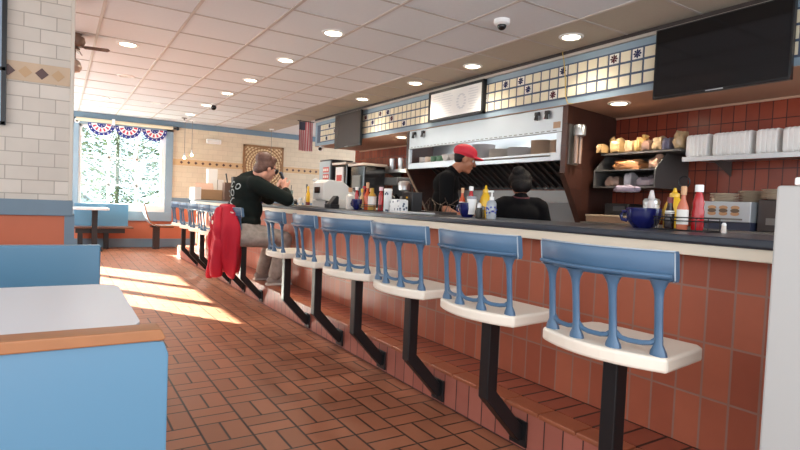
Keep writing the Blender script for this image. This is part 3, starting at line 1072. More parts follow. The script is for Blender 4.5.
def tv(y0, y1, z0, z1, label, tiltface=None):
    t = thing('television', label, 'screen', (SX - 0.012, (y0 + y1) / 2, (z0 + z1) / 2))
    h, w = (z1 - z0) / 2, (y1 - y0) / 2
    MB().box(-0.085, -0.045, -w, w, -h, h).build('cabinet', mat('tv_black', (18, 18, 20), 0.3), t, bevel=0.004)
    MB().box(-0.0865, -0.0845, -w + 0.012, w - 0.012, -h + 0.018, h - 0.012).build('screen', mat('tv_screen', (14, 14, 17), 0.10) if y0 < 5 else mat('tv_screen_painted_glare', (62, 58, 57), 0.25), t)  # far screen is paler: window reflection painted into its colour
    MB().box(-0.045, 0.0, -w * 0.4, w * 0.4, -h * 0.4, h * 0.4).build('wall_mount', M_black, t)
    b = MB(); b.box(-0.088, -0.084, -0.06, 0.06, -h + 0.004, -h + 0.012)
    b.build('badge', M_steel, t)
    return t
tv(1.60, 2.525, 1.945, 2.468, 'large black television on the soffit above the foam containers')
tv(7.30, 8.20, 1.93, 2.47, 'dark television at the far end of the blue soffit')

b = MB()
b.tube([(SX - 0.02, 3.50, 2.528), (SX - 0.05, 3.48, 2.515), (SX - 0.035, 3.47, 2.44), (SX - 0.02, 3.46, 2.3), (SX - 0.022, 3.44, 2.12), (SX - 0.014, 3.42, 2.05), (SX - 0.01, 3.36, 2.038)], 0.0045, 8)
tag(b.build('cable', mat('yellow_cable', (196, 166, 84), 0.5), smooth=True), 'yellow cable hanging down over the soffit tiles', 'cable')

# ------------------------------------------------------------------ range hood
t = thing('range_hood', 'long stainless steel hood with a plate shelf under the soffit', 'range hood', (0, 0, 0))
HX = 3.945
b = MB()
b.box(HX, HX + 0.03, 3.495, 6.095, 1.80, SZ - 0.008)
b.build('fascia', M_steel_light, t, bevel=0.003)
b = MB()
b.box(HX + 0.006, HX + 0.44, 3.57, 6.095, 1.600, 1.612)
b.build('plate_shelf', M_steel, t)
b = MB()
b.box(HX - 0.004, HX + 0.03, 3.495, 6.095, 1.535, 1.612)
b.build('shelf_lip', M_steel_light, t, bevel=0.004)
b = MB(); b.tube([(HX - 0.014, 3.62, 1.585), (HX - 0.014, 5.0, 1.585)], 0.008, 8)
b.build('towel_bar', M_steel_dark, t, smooth=True)
MB().box(HX + 0.40, HX + 0.42, 3.57, 6.095, 1.612, SZ - 0.01).build('back_plate', M_steel, t)
for i in range(34):
    yy = 3.56 + i * 0.074
    MB().box(HX - 0.002, HX + 0.004, yy, yy + 0.045, 1.815, 1.824).build('vent_slot', M_steel_dark, t)
MB().box(HX - 0.003, HX + 0.01, 3.495, 6.095, 1.80, 1.806).build('drip_edge', M_steel_dark, t)
MB().box(HX - 0.004, HX + 0.03, 3.495, 3.55, 1.612, 1.80).build('end_post', M_steel_light, t)
MB().box(HX - 0.004, HX + 0.03, 6.06, 6.095, 1.612, 1.80).build('end_post', M_steel_light, t)
MB().cyl((HX + 0.16, 3.7, 1.985), (HX + 0.16, 5.9, 1.985), 0.016, n=12).build('light_tube', mat('tube_lamp', (240, 244, 250), 0.5, emit=(240, 246, 255), estr=6.0), t, smooth=True)
hl = bpy.data.lights.new('hood_lamp', 'AREA')
hl.shape = 'RECTANGLE'; hl.size, hl.size_y = 0.05, 2.2
hl.energy = 3.5; hl.color = (0.94, 0.97, 1.0)
hlo = bpy.data.objects.new('hood_lamp', hl)
COL.objects.link(hlo); hlo.parent = t
hlo.location = (HX + 0.16, 4.8, 1.96)
# filters, raked back under the hood
M_filter = mat('greasy_filter', (30, 24, 22), 0.6, metal=0.0)
for k in range(6):
    ya = 3.60 + k * 0.415
    yb = ya + 0.41
    b = MB()
    p0, p1 = Vector((4.28, 0, 1.60)), Vector((4.64, 0, 1.315))
    b.quad((p0.x + 0.02, ya, p0.z + 0.02), (p0.x + 0.02, yb, p0.z + 0.02), (p1.x + 0.02, yb, p1.z + 0.02), (p1.x + 0.02, ya, p1.z + 0.02))
    for i in range(4):
        yy = ya + 0.03 + i * 0.1
        b.bar((p0.x, yy + 0.08, p0.z), (p1.x, yy - 0.0, p1.z), 0.045, 0.02)
    b.bar((p0.x, ya, p0.z), (p0.x, yb, p0.z), 0.03).bar((p1.x, ya, p1.z), (p1.x, yb, p1.z), 0.03)
    b.build('filter', M_filter, t)
# griddle line below the hood
t = thing('griddle', 'stainless steel griddle with a tall splashback below the hood', 'griddle', (0, 0, 0))
MB().box(4.69, 4.72, 3.64, 6.09, 1.15, 1.29).build('splashback', mat('grey_splash', (128, 126, 124), 0.5, metal=0.6), t)
b = MB()
b.quad((4.69, 3.64, 1.155), (4.69, 6.09, 1.155), (4.40, 6.09, 0.945), (4.40, 3.64, 0.945))
b.quad((4.69, 3.64, 1.145), (4.69, 6.09, 1.145), (4.40, 6.09, 0.935), (4.40, 3.64, 0.935))
b.build('sloped_cover', mat('satin_steel_cover', (198, 202, 204), 0.45, metal=0.25), t)
MB().box(4.30, 4.80, 3.64, 6.09, 0.90, 0.94).build('cooking_top', M_steel, t)
MB().box(4.32, 4.80, 3.64, 6.09, 0.06, 0.90).build('body', M_steel_dark, t)
MB().box(4.36, 4.78, 3.66, 6.05, 0.0, 0.06).build('plinth', M_black, t)

# order clips on the hood front
for yy, lab in ((3.80, 'black clip on the hood front, left of the pair near the brown tag'), (3.67, 'black clip on the hood front, right of the pair near the brown tag'),
                (5.965, 'black clip at the far left end of the hood front'), (5.76, 'smaller grey clip beside the far left black clip')):
    t = thing('order_clip', lab, 'clip', (HX, yy, 1.985), 0, 'clips along the hood front')
    MB().box(-0.03, 0.0, -0.025, 0.025, -0.005, 0.03).build('bracket', M_black, t, bevel=0.004)
    MB().cyl((-0.025, 0, 0.0), (-0.03, 0.0, -0.05), 0.014, 0.02, n=10).build('jaw', M_black, t, smooth=True)
t = MB().box(HX - 0.003, HX, 3.515, 3.60, 1.84, 1.90).build('tag', mat('brown_tag', (150, 122, 98), 0.5))
tag(t, 'small brown label stuck on the right end of the hood front', 'label')

# plates on the hood shelf
def plate_mesh(r, h, m, name='plate'):
    b = MB()
    b.lathe([(r * 0.55, 0), (r * 0.62, 0.004), (r * 0.97, h * 0.75), (r, h), (r * 0.97, h + 0.002), (r * 0.62, 0.008), (0.001, 0.007)], 24, cap=False)
    return b.build(name, m, smooth=True)
P_grey = mat('grey_stoneware', (208, 205, 205), 0.35)
P_tan = mat('tan_stoneware', (198, 174, 152), 0.35)
P_white = mat('pale_stoneware', (206, 198, 190), 0.35)
stacks = [(5.13, 0.105, 13, P_tan, 'tan plate in the stack behind the red cap'),
          (4.79, 0.135, 14, P_grey, 'grey plate in the tall stack right of the red cap'),
          (4.50, 0.125, 8, P_white, 'pale plate in the low stack in the middle of the hood shelf'),
          (4.20, 0.135, 8, P_grey, 'grey plate in the low stack right of the pale plates on the hood shelf'),
          (3.875, 0.125, 12, P_tan, 'tan plate in the stack near the right end of the hood shelf'),
          (3.655, 0.085, 11, P_tan, 'small tan plate in the stack at the right end of the hood shelf')]
for yy, r, n, mm, lab in stacks:
    p0 = plate_mesh(r, 0.010, mm)
    tag(p0, lab, 'plate', 'plates on the hood shelf: ' + lab.split(' in ')[1])
    for i in range(n):
        loc = (HX + 0.10 + r * 0.55, yy, 1.6135 + i * 0.0122)
        if i == 0:
            p0.location = loc
        else:
            dup(p0, loc)
# cups at the left end of the shelf
def cup(x, y, z, r, h, m, label, group):
    t = thing('cup', label, 'cup', (x, y, z), 0, group)
    MB().lathe([(r * 0.75, 0.0), (r * 0.95, 0.02), (r, h), (r * 0.92, h), (r * 0.86, 0.012), (0.001, 0.01)], 18, cap=False).build('body', m, t, smooth=True)
    MB().tube([(0, -r * 0.9, h * 0.75), (0, -r * 1.5, h * 0.65), (0, -r * 1.5, h * 0.35), (0, -r * 0.9, h * 0.25)], 0.006, 8).build('handle', m, t, smooth=True)
P_green = mat('green_glaze', (78, 116, 84), 0.35)
for yy, mm, lab in ((6.0, P_white, 'pale cup at the left end of the hood shelf'), (5.865, P_tan, 'tan cup second from the left end of the hood shelf'), (5.735, P_green, 'green cup, left of two on the hood shelf'), (5.61, P_green, 'green cup, right of two on the hood shelf')):
    cup(HX + 0.16, yy, 1.6135, 0.045, 0.085, mm, lab, 'cups on the hood shelf')
for yy, lab in ((5.46, 'pale bowl beside the green cups on the hood shelf'), (5.32, 'pale bowl just left of the red cap on the hood shelf')):
    o = MB().lathe([(0.03, 0), (0.036, 0.006), (0.062, 0.07), (0.066, 0.09), (0.060, 0.09), (0.032, 0.012), (0.001, 0.01)], 20, cap=False).build('bowl', P_white, smooth=True)
    o.location = (HX + 0.16, yy, 1.6135)
    tag(o, lab, 'bowl', 'bowls on the hood shelf')

# dispenser on the brown tiled side wall
t = thing('wall_dispenser', 'chrome topped twin dispenser on the dark tiled side wall', 'dispenser', (4.05, 3.446, 1.70), 0.163)
MB().lathe([(0.04, 0.06), (0.055, 0.07), (0.055, 0.15), (0.045, 0.165), (0.02, 0.17)], 18, (0, -0.062, 0)).build('canister', M_steel, t, smooth=True)
b = MB()
for dx in (-0.04, 0.045):
    b.cyl((dx * 0.8, -0.05, 0.065), (dx * 0.8, -0.05, -0.19), 0.02, n=12)
b.build('cup_tube', mat('clear_tube_plastic', (122, 100, 88), 0.2), t, smooth=True)
MB().box(-0.08, 0.08, -0.012, 0.0, -0.2, 0.17).build('back_plate', M_steel_dark, t)

# ------------------------------------------------------------------ back counter on the right, bread rack, shelf
t = thing('back_counter', 'dark back counter along the red tiled kitchen wall', 'counter', (0, 0, 0))
MB().box(4.22, 4.845, 0.0, 3.425, 0.06, 0.93).build('cabinet_base', mat('dark_cabinet', (46, 42, 42), 0.5), t)
MB().box(4.26, 4.83, 0.02, 3.40, 0.0, 0.06).build('plinth', M_black, t)
MB().box(4.18, 4.845, 0.0, 3.425, 0.93, 0.975).build('worktop', M_steel_dark, t, bevel=0.004)
b = thing('wooden_ledge', 'worn wooden board with a pale rim on the back counter', 'board', (4.44, 3.17, 0.976))
MB().box(-0.20, 0.20, -0.24, 0.24, 0, 0.055).build('board', mat('worn_board', (132, 104, 82), 0.5, var=0.15), b, bevel=0.006)
MB().box(-0.205, 0.205, -0.245, 0.245, 0.055, 0.07).build('rim', mat('pale_board_rim', (176, 156, 132), 0.5), b, bevel=0.003)
t = thing('dark_appliance', 'small black appliance on the worn board below the bread rack', 'appliance', (4.52, 3.20, 1.047))
MB().box(-0.12, 0.12, -0.13, 0.13, 0, 0.11).build('body', M_black, t, bevel=0.012)
MB().box(-0.125, -0.12, -0.09, 0.03, 0.04, 0.085).build('display', mat('grey_display', (66, 68, 72), 0.3), t)

t = thing('warmer', 'steel countertop warmer showing three round food pictures', 'warmer', (4.45, 2.165, 0.976))
MB().box(-0.15, 0.22, -0.175, 0.175, 0.06, 0.215).build('body', M_steel_light, t, bevel=0.005)
b = MB()
for k in (-1, 0, 1):
    for zz, mi in ((0.168, 0), (0.145, 1), (0.122, 0)):
        yy = 0.02 - k * 0.085
        b.m(mi)
        poly = [(yy + 0.032 * math.cos(2 * PI * i / 14), zz + 0.016 * math.sin(2 * PI * i / 14)) for i in range(14)]
        b.prism(poly, 'x', -0.1535 - (0.0012 if mi else 0), -0.149)
b.build('food_picture', [mat('bun_print', (176, 134, 96), 0.5), mat('filling_print', (96, 78, 62), 0.5)], t)
MB().box(-0.153, -0.148, -0.12, 0.16, 0.075, 0.088).build('slot', M_steel_dark, t)
MB().box(-0.13, 0.20, -0.17, 0.17, 0.0, 0.06).build('base', mat('dark_blue_base', (40, 46, 66), 0.4), t)
t = thing('dark_cabinet', 'dark box shaped unit at the right end of the back counter', 'appliance', (4.52, 1.88, 0.976))
MB().box(-0.14, 0.15, -0.11, 0.10, 0, 0.235).build('body', mat('brown_black_metal', (58, 46, 42), 0.4), t, bevel=0.005)
MB().box(-0.145, -0.14, -0.05, 0.04, 0.05, 0.10).build('plate', M_steel_dark, t)
stk = [(4.40, 2.235, 5, 'pale plate in the left stack on the steel warmer', 1.1925), (4.55, 2.10, 7, 'pale plate in the tall rear stack on the steel warmer', 1.1925), (4.44, 1.975, 6, 'pale plate in the right stack on the dark unit', 1.213)]
P_cream = mat('cream_plate', (206, 192, 172), 0.4)
for xx, yy, n, lab, zz in stk:
    p0 = plate_mesh(0.10 if 'right' not in lab else 0.105, 0.010, P_cream)
    tag(p0, lab, 'plate', 'plates on the back counter: ' + lab)
    for i in range(n):
        loc = (xx, yy if 'right' not in lab else 1.88, zz + i * 0.0125)
        if i == 0: p0.location = loc
        else: dup(p0, loc)

# wall shelf with foam containers
t = thing('wall_shelf', 'steel wall shelf holding white foam containers on the red tiles', 'shelf', (0, 0, 0))
MB().box(4.42, 4.848, 0.9, 2.60, 1.545, 1.555).box(4.41, 4.425, 0.9, 2.60, 1.520, 1.557).build('board', M_steel, t)
for yy in (2.42, 1.40):
    b = MB()
    b.prism([(4.848, 1.545), (4.52, 1.545), (4.848, 1.42)], 'y', yy - 0.004, yy + 0.004)
    b.build('bracket', M_steel_dark, t)
M_foam = mat('white_foam', (240, 239, 236), 0.7)
def foam_tray():
    b = MB()
    # tray standing on edge: outline in (x,z), thickness along y, with flared rim
    def ring(s, y):
        pts = rrect(-0.11 * s, 0.11 * s, -0.095 * s, 0.095 * s, 0.03 * s, 4, False)
        return [b.bm.verts.new((px, y, pz + 0.095)) for px, pz in pts]
    r = [ring(1.0, 0.0), ring(1.0, 0.008), ring(0.97, 0.030), ring(0.95, 0.034)]
    n = len(r[0])
    for A, B_ in zip(r, r[1:]):
        for i in range(n):
            b.bm.faces.new((A[i], A[(i + 1) % n], B_[(i + 1) % n], B_[i]))
    b.bm.faces.new(r[0][::-1]); b.bm.faces.new(r[-1])
    return b.build('foam_container', M_foam, smooth=True)
f0 = None
for y0, y1, lab in ((2.60, 2.40, 'white foam container in the leftmost block on the wall shelf'), (2.38, 2.08, 'white foam container in the second block on the wall shelf'),
                    (2.06, 1.90, 'white foam container in the third block on the wall shelf'), (1.88, 1.60, 'white foam container in the block at the right end of the wall shelf')):
    y = y0 - 0.036
    g = 'foam containers: ' + lab.split(' in ')[1]
    while y > y1 - 0.001:
        if f0 is None:
            f0 = foam_tray(); f0.location = (4.56, y, 1.5555); tag(f0, lab, 'food container', g)
        else:
            dup(f0, (4.56, y, 1.5555), None, lab, g)
        y -= 0.0345

# bread rack with bags
t = thing('bread_rack', 'dark two-tier bread rack on the red tiled wall', 'rack', (0, 0, 0))
M_rack = mat('rack_metal', (96, 94, 92), 0.45, metal=0.5)
MB().box(4.40, 4.846, 2.615, 3.40, 1.612, 1.630).build('top_shelf', M_rack, t)
MB().box(4.34, 4.846, 2.80, 3.415, 1.455, 1.467).build('middle_shelf', M_rack, t)
MB().box(4.34, 4.846, 2.80, 3.415, 1.300, 1.312).build('lower_shelf', M_rack, t)
for yy in (2.79, 3.415):
    MB().prism([(4.34, 1.30), (4.846, 1.30), (4.846, 1.612), (4.50, 1.612), (4.34, 1.46)], 'y', yy, yy + 0.01).build('side_panel', M_rack, t)
MB().box(4.836, 4.846, 2.80, 3.415, 1.312, 1.612).build('back_plate', mat('rack_back', (70, 62, 58), 0.5), t)

def lump_mesh(name, sx, sy, sz, m, seed, amp=0.18, n=18):
    rnd = random.Random(seed)
    b = MB()
    b.ball((0, 0, 0), 1.0, n=n)
    ph = [(rnd.uniform(0, 6), rnd.uniform(0, 6), rnd.uniform(0, 6)) for _ in range(4)]
    for v in b.bm.verts:
        p = v.co
        k = 1 + amp * (math.sin(p.x * 5 + ph[0][0]) * math.sin(p.y * 6 + ph[0][1]) + 0.6 * math.sin(p.z * 9 + ph[1][0] + p.x * 7) * math.sin(p.y * 11 + ph[1][1]))
        # squarish loaf
        q = Vector([math.copysign(abs(c) ** 0.75, c) for c in p])
        v.co = Vector((q.x * sx * k, q.y * sy * k, max(q.z, -0.62) * sz * k))
    zmin = min(v.co.z for v in b.bm.verts)
    for v in b.bm.verts:
        v.co.z -= zmin
    return b
def bag_of(xx, yy, zz, sx, sy, sz, rgb, label, seed, bandrgb=None, tail=None):
    rgb = tuple(0.72 * c + 0.28 * g for c, g in zip(rgb, (138, 122, 108)))
    t = thing('bread_bag', label, 'bread', (xx, yy, zz), 0, 'bread and buns on the rack')
    lump_mesh('bag', sx, sy, sz, None, seed).build('bag', mat('bread_%d' % seed, rgb, 0.28, var=0.35, vscale=22, bump=0.5), t, smooth=True)
    if tail:
        b = MB()
        d = Vector(tail)
        p = Vector((0, 0, sz * 0.9))
        b.tube([p, p + d * 0.3, p + d * 0.42, p + d * 0.7, p + d], [0.035, 0.012, 0.010, 0.022, 0.034], 9)
        b.build('twisted_neck', mat('bag_film_%d' % seed, tuple(min(255, int(c * 1.1)) for c in rgb), 0.25), t, smooth=True)
    if bandrgb:
        b = MB()
        b.ball((0, 0, sz * 0.8), 1.0, sx * 0.75, sy * 0.62, sz * 0.55, n=12)
        b.build('printed_label', mat('label_%d' % seed, bandrgb, 0.35, var=0.4, vscale=30), t, smooth=True)
ZT = 1.6305
bag_of(4.40, 3.385, ZT, 0.07, 0.034, 0.05, (186, 146, 88), 'small bag of golden buns at the left end of the rack top', 11)
bag_of(4.50, 3.275, ZT, 0.10, 0.062, 0.080, (188, 150, 92), 'golden bun bag second from the left on the rack top', 12, tail=(-0.04, 0.06, 0.07))
bag_of(4.52, 3.150, ZT, 0.10, 0.052, 0.066, (192, 150, 108), 'peach coloured bun bag third from the left on the rack top', 13)
bag_of(4.52, 3.046, ZT, 0.10, 0.043, 0.076, (190, 154, 84), 'yellow bun bag with a twisted neck in the middle of the rack top', 14, tail=(-0.02, -0.04, 0.08))
bag_of(4.50, 2.954, ZT, 0.10, 0.042, 0.056, (150, 112, 96), 'bread bag with a dark label on the rack top', 15, bandrgb=(74, 62, 88))
bag_of(4.52, 2.858, ZT, 0.10, 0.046, 0.070, (196, 166, 122), 'light bread loaf right of the dark labelled bag', 16)
bag_of(4.50, 2.766, ZT, 0.10, 0.038, 0.060, (92, 92, 124), 'blue wrapped bread bag on the rack top', 17)
bag_of(4.52, 2.676, ZT, 0.10, 0.044, 0.088, (188, 156, 112), 'tall tan loaf at the right on the rack top', 18)
bag_of(4.56, 3.16, 1.468, 0.15, 0.155, 0.06, (196, 124, 70), 'large orange loaf on the middle tier of the rack', 19, bandrgb=(200, 150, 100))
bag_of(4.52, 2.87, 1.468, 0.10, 0.06, 0.062, (176, 134, 112), 'pinkish bread bag at the right of the middle tier', 20, tail=(-0.05, -0.03, 0.06))
bag_of(4.50, 3.30, 1.313, 0.10, 0.075, 0.055, (166, 132, 118), 'pale brown bread bag at the left of the lower tier', 21)
bag_of(4.48, 3.12, 1.313, 0.07, 0.05, 0.072, (190, 186, 196), 'whitish wrapped bread bag in the middle of the lower tier', 22, tail=(-0.02, 0.0, 0.06))
bag_of(4.50, 2.93, 1.313, 0.11, 0.10, 0.052, (150, 140, 156), 'lilac wrapped bread bag at the right of the lower tier', 23)
bag_of(4.29, 3.02, 1.255, 0.05, 0.12, 0.035, (140, 132, 160), 'lilac bag hanging over the front of the lower tier', 24)

# small dark cup on rack end
cup(4.70, 2.640, ZT, 0.028, 0.05, M_black, 'small dark cup at the right end of the rack top', 'cups on the bread rack')

# ------------------------------------------------------------------ far kitchen alcove: shelf, dispensers, fridge
t = thing('wall_shelf', 'steel wall shelf with two metal cups in the far alcove', 'shelf', (0, 0, 0))
MB().box(4.45, 4.848, 6.155, 8.05, 1.585, 1.60).box(4.44, 4.455, 6.155, 8.05, 1.555, 1.602).build('board', M_steel_light, t)
for yy in (6.6, 7.7):
    MB().prism([(4.848, 1.585), (4.55, 1.585), (4.848, 1.45)], 'y', yy - 0.006, yy + 0.006).build('bracket', M_steel_dark, t)
for yy, lab in ((7.54, 'left steel cup on the far alcove shelf'), (7.28, 'right steel cup on the far alcove shelf')):
    o = MB().lathe([(0.05, 0), (0.058, 0.19), (0.053, 0.19), (0.045, 0.01), (0.001, 0.008)], 18, cap=False).build('steel_cup', M_steel, smooth=True)
    o.location = (4.58, yy, 1.601); tag(o, lab, 'cup', 'steel cups on the alcove shelf')
o = lump_mesh('cloth_bundle', 0.10, 0.13, 0.05, None, 31).build('cloth_bundle', mat('pale_cloth', (206, 194, 180), 0.8), smooth=True)
o.location = (4.58, 7.85, 1.601); tag(o, 'pale folded cloth at the left end of the alcove shelf', 'cloth')
o = lump_mesh('cloth_bundle', 0.10, 0.12, 0.075, None, 32).build('cloth_bundle', mat('pale_cloth', (206, 194, 180), 0.8), smooth=True)
o.location = (4.58, 6.35, 1.601); tag(o, 'tan cloth bundle at the right end of the alcove shelf', 'cloth')

t = thing('back_counter', 'steel back counter in the far alcove beyond the hood', 'counter', (0, 0, 0))
MB().box(3.95, 4.845, 6.16, 9.15, 0.06, 0.955).build('cabinet_base', M_steel_dark, t)
MB().box(4.0, 4.83, 6.2, 9.1, 0, 0.06).build('plinth', M_black, t)
MB().box(3.90, 4.845, 6.16, 9.15, 0.955, 0.985).build('worktop', M_steel, t, bevel=0.003)

t = thing('drink_cooler', 'glass-fronted drinks cooler with red signs on the far counter', 'cooler', (4.12, 8.80, 0.986))
MB().box(-0.17, 0.25, -0.26, 0.22, 0.0, 0.80).build('cabinet', mat('cooler_grey', (70, 72, 76), 0.4), t, bevel=0.008)
MB().box(-0.185, -0.165, -0.24, 0.20, 0.03, 0.77).build('door', mat('cooler_door', (186, 200, 206), 0.2), t, bevel=0.003)
b = MB()
for zz in (0.62, 0.50):
    b.m(0).box(-0.19, -0.186, -0.21, 0.03, zz - 0.045, zz + 0.045)
    for i in range(3):
        b.m(1).box(-0.1915, -0.19, -0.19 + i * 0.075, -0.135 + i * 0.075, zz - 0.022, zz + 0.022)
b.build('sign', [mat('red_sign', (196, 66, 56), 0.4), mat('sign_white', (226, 218, 212), 0.5)], t)
for lab, yy, dz, fr in (('black drink dispenser with a white and red front panel, far alcove', 8.22, 0.60, True), ('black drink dispenser at the right, below the white lid', 7.62, 0.56, False)):
    t = thing('drink_dispenser', lab, 'dispenser', (4.13, yy, 0.986), 0, 'drink dispensers in the far alcove')
    MB().box(-0.16, 0.22, -0.24, 0.20, 0.0, dz + 0.09).build('body', M_blackgloss, t, bevel=0.012)
    if fr:
        b = MB()
        b.m(0).box(-0.185, -0.155, -0.15, 0.12, 0.22, dz + 0.05)
        b.m(1).box(-0.188, -0.184, -0.12, 0.08, 0.42, 0.52)
        b.build('front_panel', [M_white_plastic, mat('red_sign', (196, 66, 56), 0.4)], t)
    else:
        MB().box(-0.175, -0.155, -0.15, 0.12, 0.30, 0.5).build('front_panel', M_steel_dark, t)
    MB().box(-0.20, 0.24, -0.27, 0.25, dz + 0.09, dz + 0.13).build('lid', mat('pale_lid', (226, 214, 200), 0.5), t, bevel=0.01)
    MB().cyl((-0.20, 0, 0.17), (-0.20, 0, 0.25), 0.02, n=10).box(-0.21, -0.15, -0.03, 0.03, 0.24, 0.28).build('spout', M_steel_dark, t)
t = thing('coffee_brewer', 'dark coffee brewer in the alcove below the steel shelf', 'brewer', (4.35, 7.05, 0.986))
MB().box(-0.10, 0.2, -0.20, 0.18, 0.36, 0.48).box(0.05, 0.2, -0.20, 0.18, 0, 0.36).box(-0.12, 0.2, -0.20, 0.18, 0, 0.05).build('body', M_black, t, bevel=0.01)
MB().lathe([(0.06, 0.05), (0.085, 0.10), (0.08, 0.17), (0.045, 0.21), (0.05, 0.23)], 18, (-0.03, -0.02, 0.0)).build('carafe', M_blackgloss, t, smooth=True)
t = thing('milkshake_mixer', 'chrome headed mixer on the alcove counter by the hood edge', 'mixer', (4.12, 6.45, 0.986))
MB().box(-0.06, 0.10, -0.09, 0.09, 0, 0.04).box(0.05, 0.10, -0.05, 0.05, 0.03, 0.34).build('stand', M_steel_dark, t, bevel=0.006)
MB().lathe([(0.03, 0.26), (0.085, 0.28), (0.09, 0.37), (0.07, 0.40), (0.02, 0.405)], 18).build('head', M_steel, t, smooth=True)
MB().lathe([(0.042, 0.041), (0.055, 0.19), (0.05, 0.19)], 16).build('cup', M_steel_dark, t, smooth=True)

# ------------------------------------------------------------------ things on the counter
ZK = 1.0002
M_ketch = mat('ketchup_red', (176, 22, 30), 0.25, coat=0.3)
M_must = mat('mustard_yellow', (226, 178, 30), 0.3, coat=0.2)
M_label = mat('paper_label', (232, 228, 220), 0.6)
M_hot = mat('hot_sauce_orange', (206, 84, 38), 0.2, coat=0.3)
M_bowl = mat('cobalt_glaze', (22, 26, 84), 0.12, coat=0.6)
M_wire = mat('black_wire', (20, 20, 22), 0.4)
def bowl_mug(x, y, r, h, label, hand=(0, 1)):
    t = thing('bowl', label, 'bowl', (x, y, ZK), 0, 'cobalt blue condiment bowls')
    MB().lathe([(r * 0.55, 0), (r * 0.62, 0.006), (r * 0.86, h * 0.3), (r * 0.98, h * 0.62), (r, h), (r * 0.95, h), (r * 0.90, h * 0.6), (r * 0.55, h * 0.15), (0.001, h * 0.12)], 26, cap=False).build('body', M_bowl, t, smooth=True)
    hx, hy = hand
    pts = [(hx * r * k, hy * r * k, h * z) for k, z in ((0.93, 0.80), (1.18, 0.78), (1.26, 0.6), (1.16, 0.40), (0.88, 0.36))]
    MB().tube(pts, [r * 0.12] * 5, 8).build('handle', M_bowl, t, smooth=True)
def squeeze_bottle(x, y, z, h, r, m, cap, label, rot=0, labelled=True, name='ketchup_bottle', cat='bottle'):
    t = thing(name, label, cat, (x, y, z), rot, 'condiment bottles on the counter')
    MB().lathe([(r * 0.9, 0), (r, 0.008), (r, h * 0.42), (r * 0.86, h * 0.50), (r * 0.95, h * 0.60), (r * 0.62, h * 0.78), (r * 0.5, h * 0.82), (r * 0.5, h * 0.85)], 20, (0, 0, 0), 0.78, 1.0).build('body', m, t, smooth=True)
    MB().lathe([(r * 0.66, h * 0.845), (r * 0.66, h * 0.985), (r * 0.6, h)], 18).build('cap', cap, t, smooth=True)
    if labelled:
        MB().lathe([(r * 1.015, h * 0.10), (r * 1.015, h * 0.40)], 20, (0, 0, 0), 0.79, 1.0, cap=False).build('label', M_label, t, smooth=True)
    return t
def mustard_bottle(x, y, z, h, r, label):
    t = thing('mustard_bottle', label, 'bottle', (x, y, z), 0, 'condiment bottles on the counter')
    MB().lathe([(r * 0.92, 0), (r, 0.008), (r, h * 0.50), (r * 0.9, h * 0.60), (r * 0.55, h * 0.74), (r * 0.42, h * 0.78)], 20, (0, 0, 0), 0.8, 1.0).build('body', M_must, t, smooth=True)
    MB().lathe([(r * 0.48, h * 0.775), (r * 0.48, h * 0.86), (r * 0.22, h * 0.90), (r * 0.12, h)], 16).build('cap', M_must, t, smooth=True)
    return t
def hot_bottle(x, y, z, h, r, m, capm, label, lab=True):
    t = thing('hot_sauce_bottle', label, 'bottle', (x, y, z), 0, 'condiment bottles on the counter')
    MB().lathe([(r * 0.9, 0), (r, 0.006), (r, h * 0.5), (r * 0.8, h * 0.58), (r * 0.42, h * 0.70), (r * 0.36, h * 0.82)], 18).build('body', m, t, smooth=True)
    MB().lathe([(r * 0.5, h * 0.80), (r * 0.55, h * 0.97), (r * 0.45, h)], 14).build('cap', capm, t, smooth=True)
    if lab:
        MB().lathe([(r * 1.02, h * 0.12), (r * 1.02, h * 0.46)], 18, cap=False).build('label', M_label, t, smooth=True)
    return t
def shaker(x, y, z, h, r, m, capm, label, group='shakers on the counter'):
    t = thing('shaker', label, 'shaker', (x, y, z), 0, group)
    MB().lathe([(r * 0.9, 0), (r, 0.004), (r * 0.85, h * 0.72)], 14).build('body', m, t, smooth=True)
    MB().lathe([(r * 0.9, h * 0.72), (r * 0.9, h * 0.85), (r * 0.5, h)], 14).build('cap', capm, t, smooth=True)
def pump_bottle(x, y, z, h, r, label):
    t = thing('pump_bottle', label, 'bottle', (x, y, z), 0, 'pump bottles on the counter')
    MB().lathe([(r * 0.92, 0), (r, 0.006), (r, h * 0.52), (r * 0.8, h * 0.60), (r * 0.4, h * 0.64)], 18).build('body', mat('clear_gel', (206, 214, 222), 0.1, trans=0.5), t, smooth=True)
    MB().lathe([(r * 0.45, h * 0.63), (r * 0.45, h * 0.74), (r * 0.18, h * 0.76), (r * 0.16, h * 0.90)], 14).box(-0.006, 0.006, -0.010, r * 1.05, h * 0.90, h * 0.96).build('pump', M_white_plastic, t, smooth=True)
    b = MB()
    for i in range(12):
        a = PI * 0.75 + PI * 0.9 * i / 11
        b.ball((r * 1.0 * math.cos(a), r * 1.0 * math.sin(a), h * (0.3 + 0.1 * math.sin(i * 2.3))), r * 0.20, n=8)
    b.build('blue_print', mat('blue_print', (52, 66, 158), 0.4), t, smooth=True)

M_whitecap = M_white_plastic
M_gold = mat('tan_cap', (206, 158, 116), 0.4)
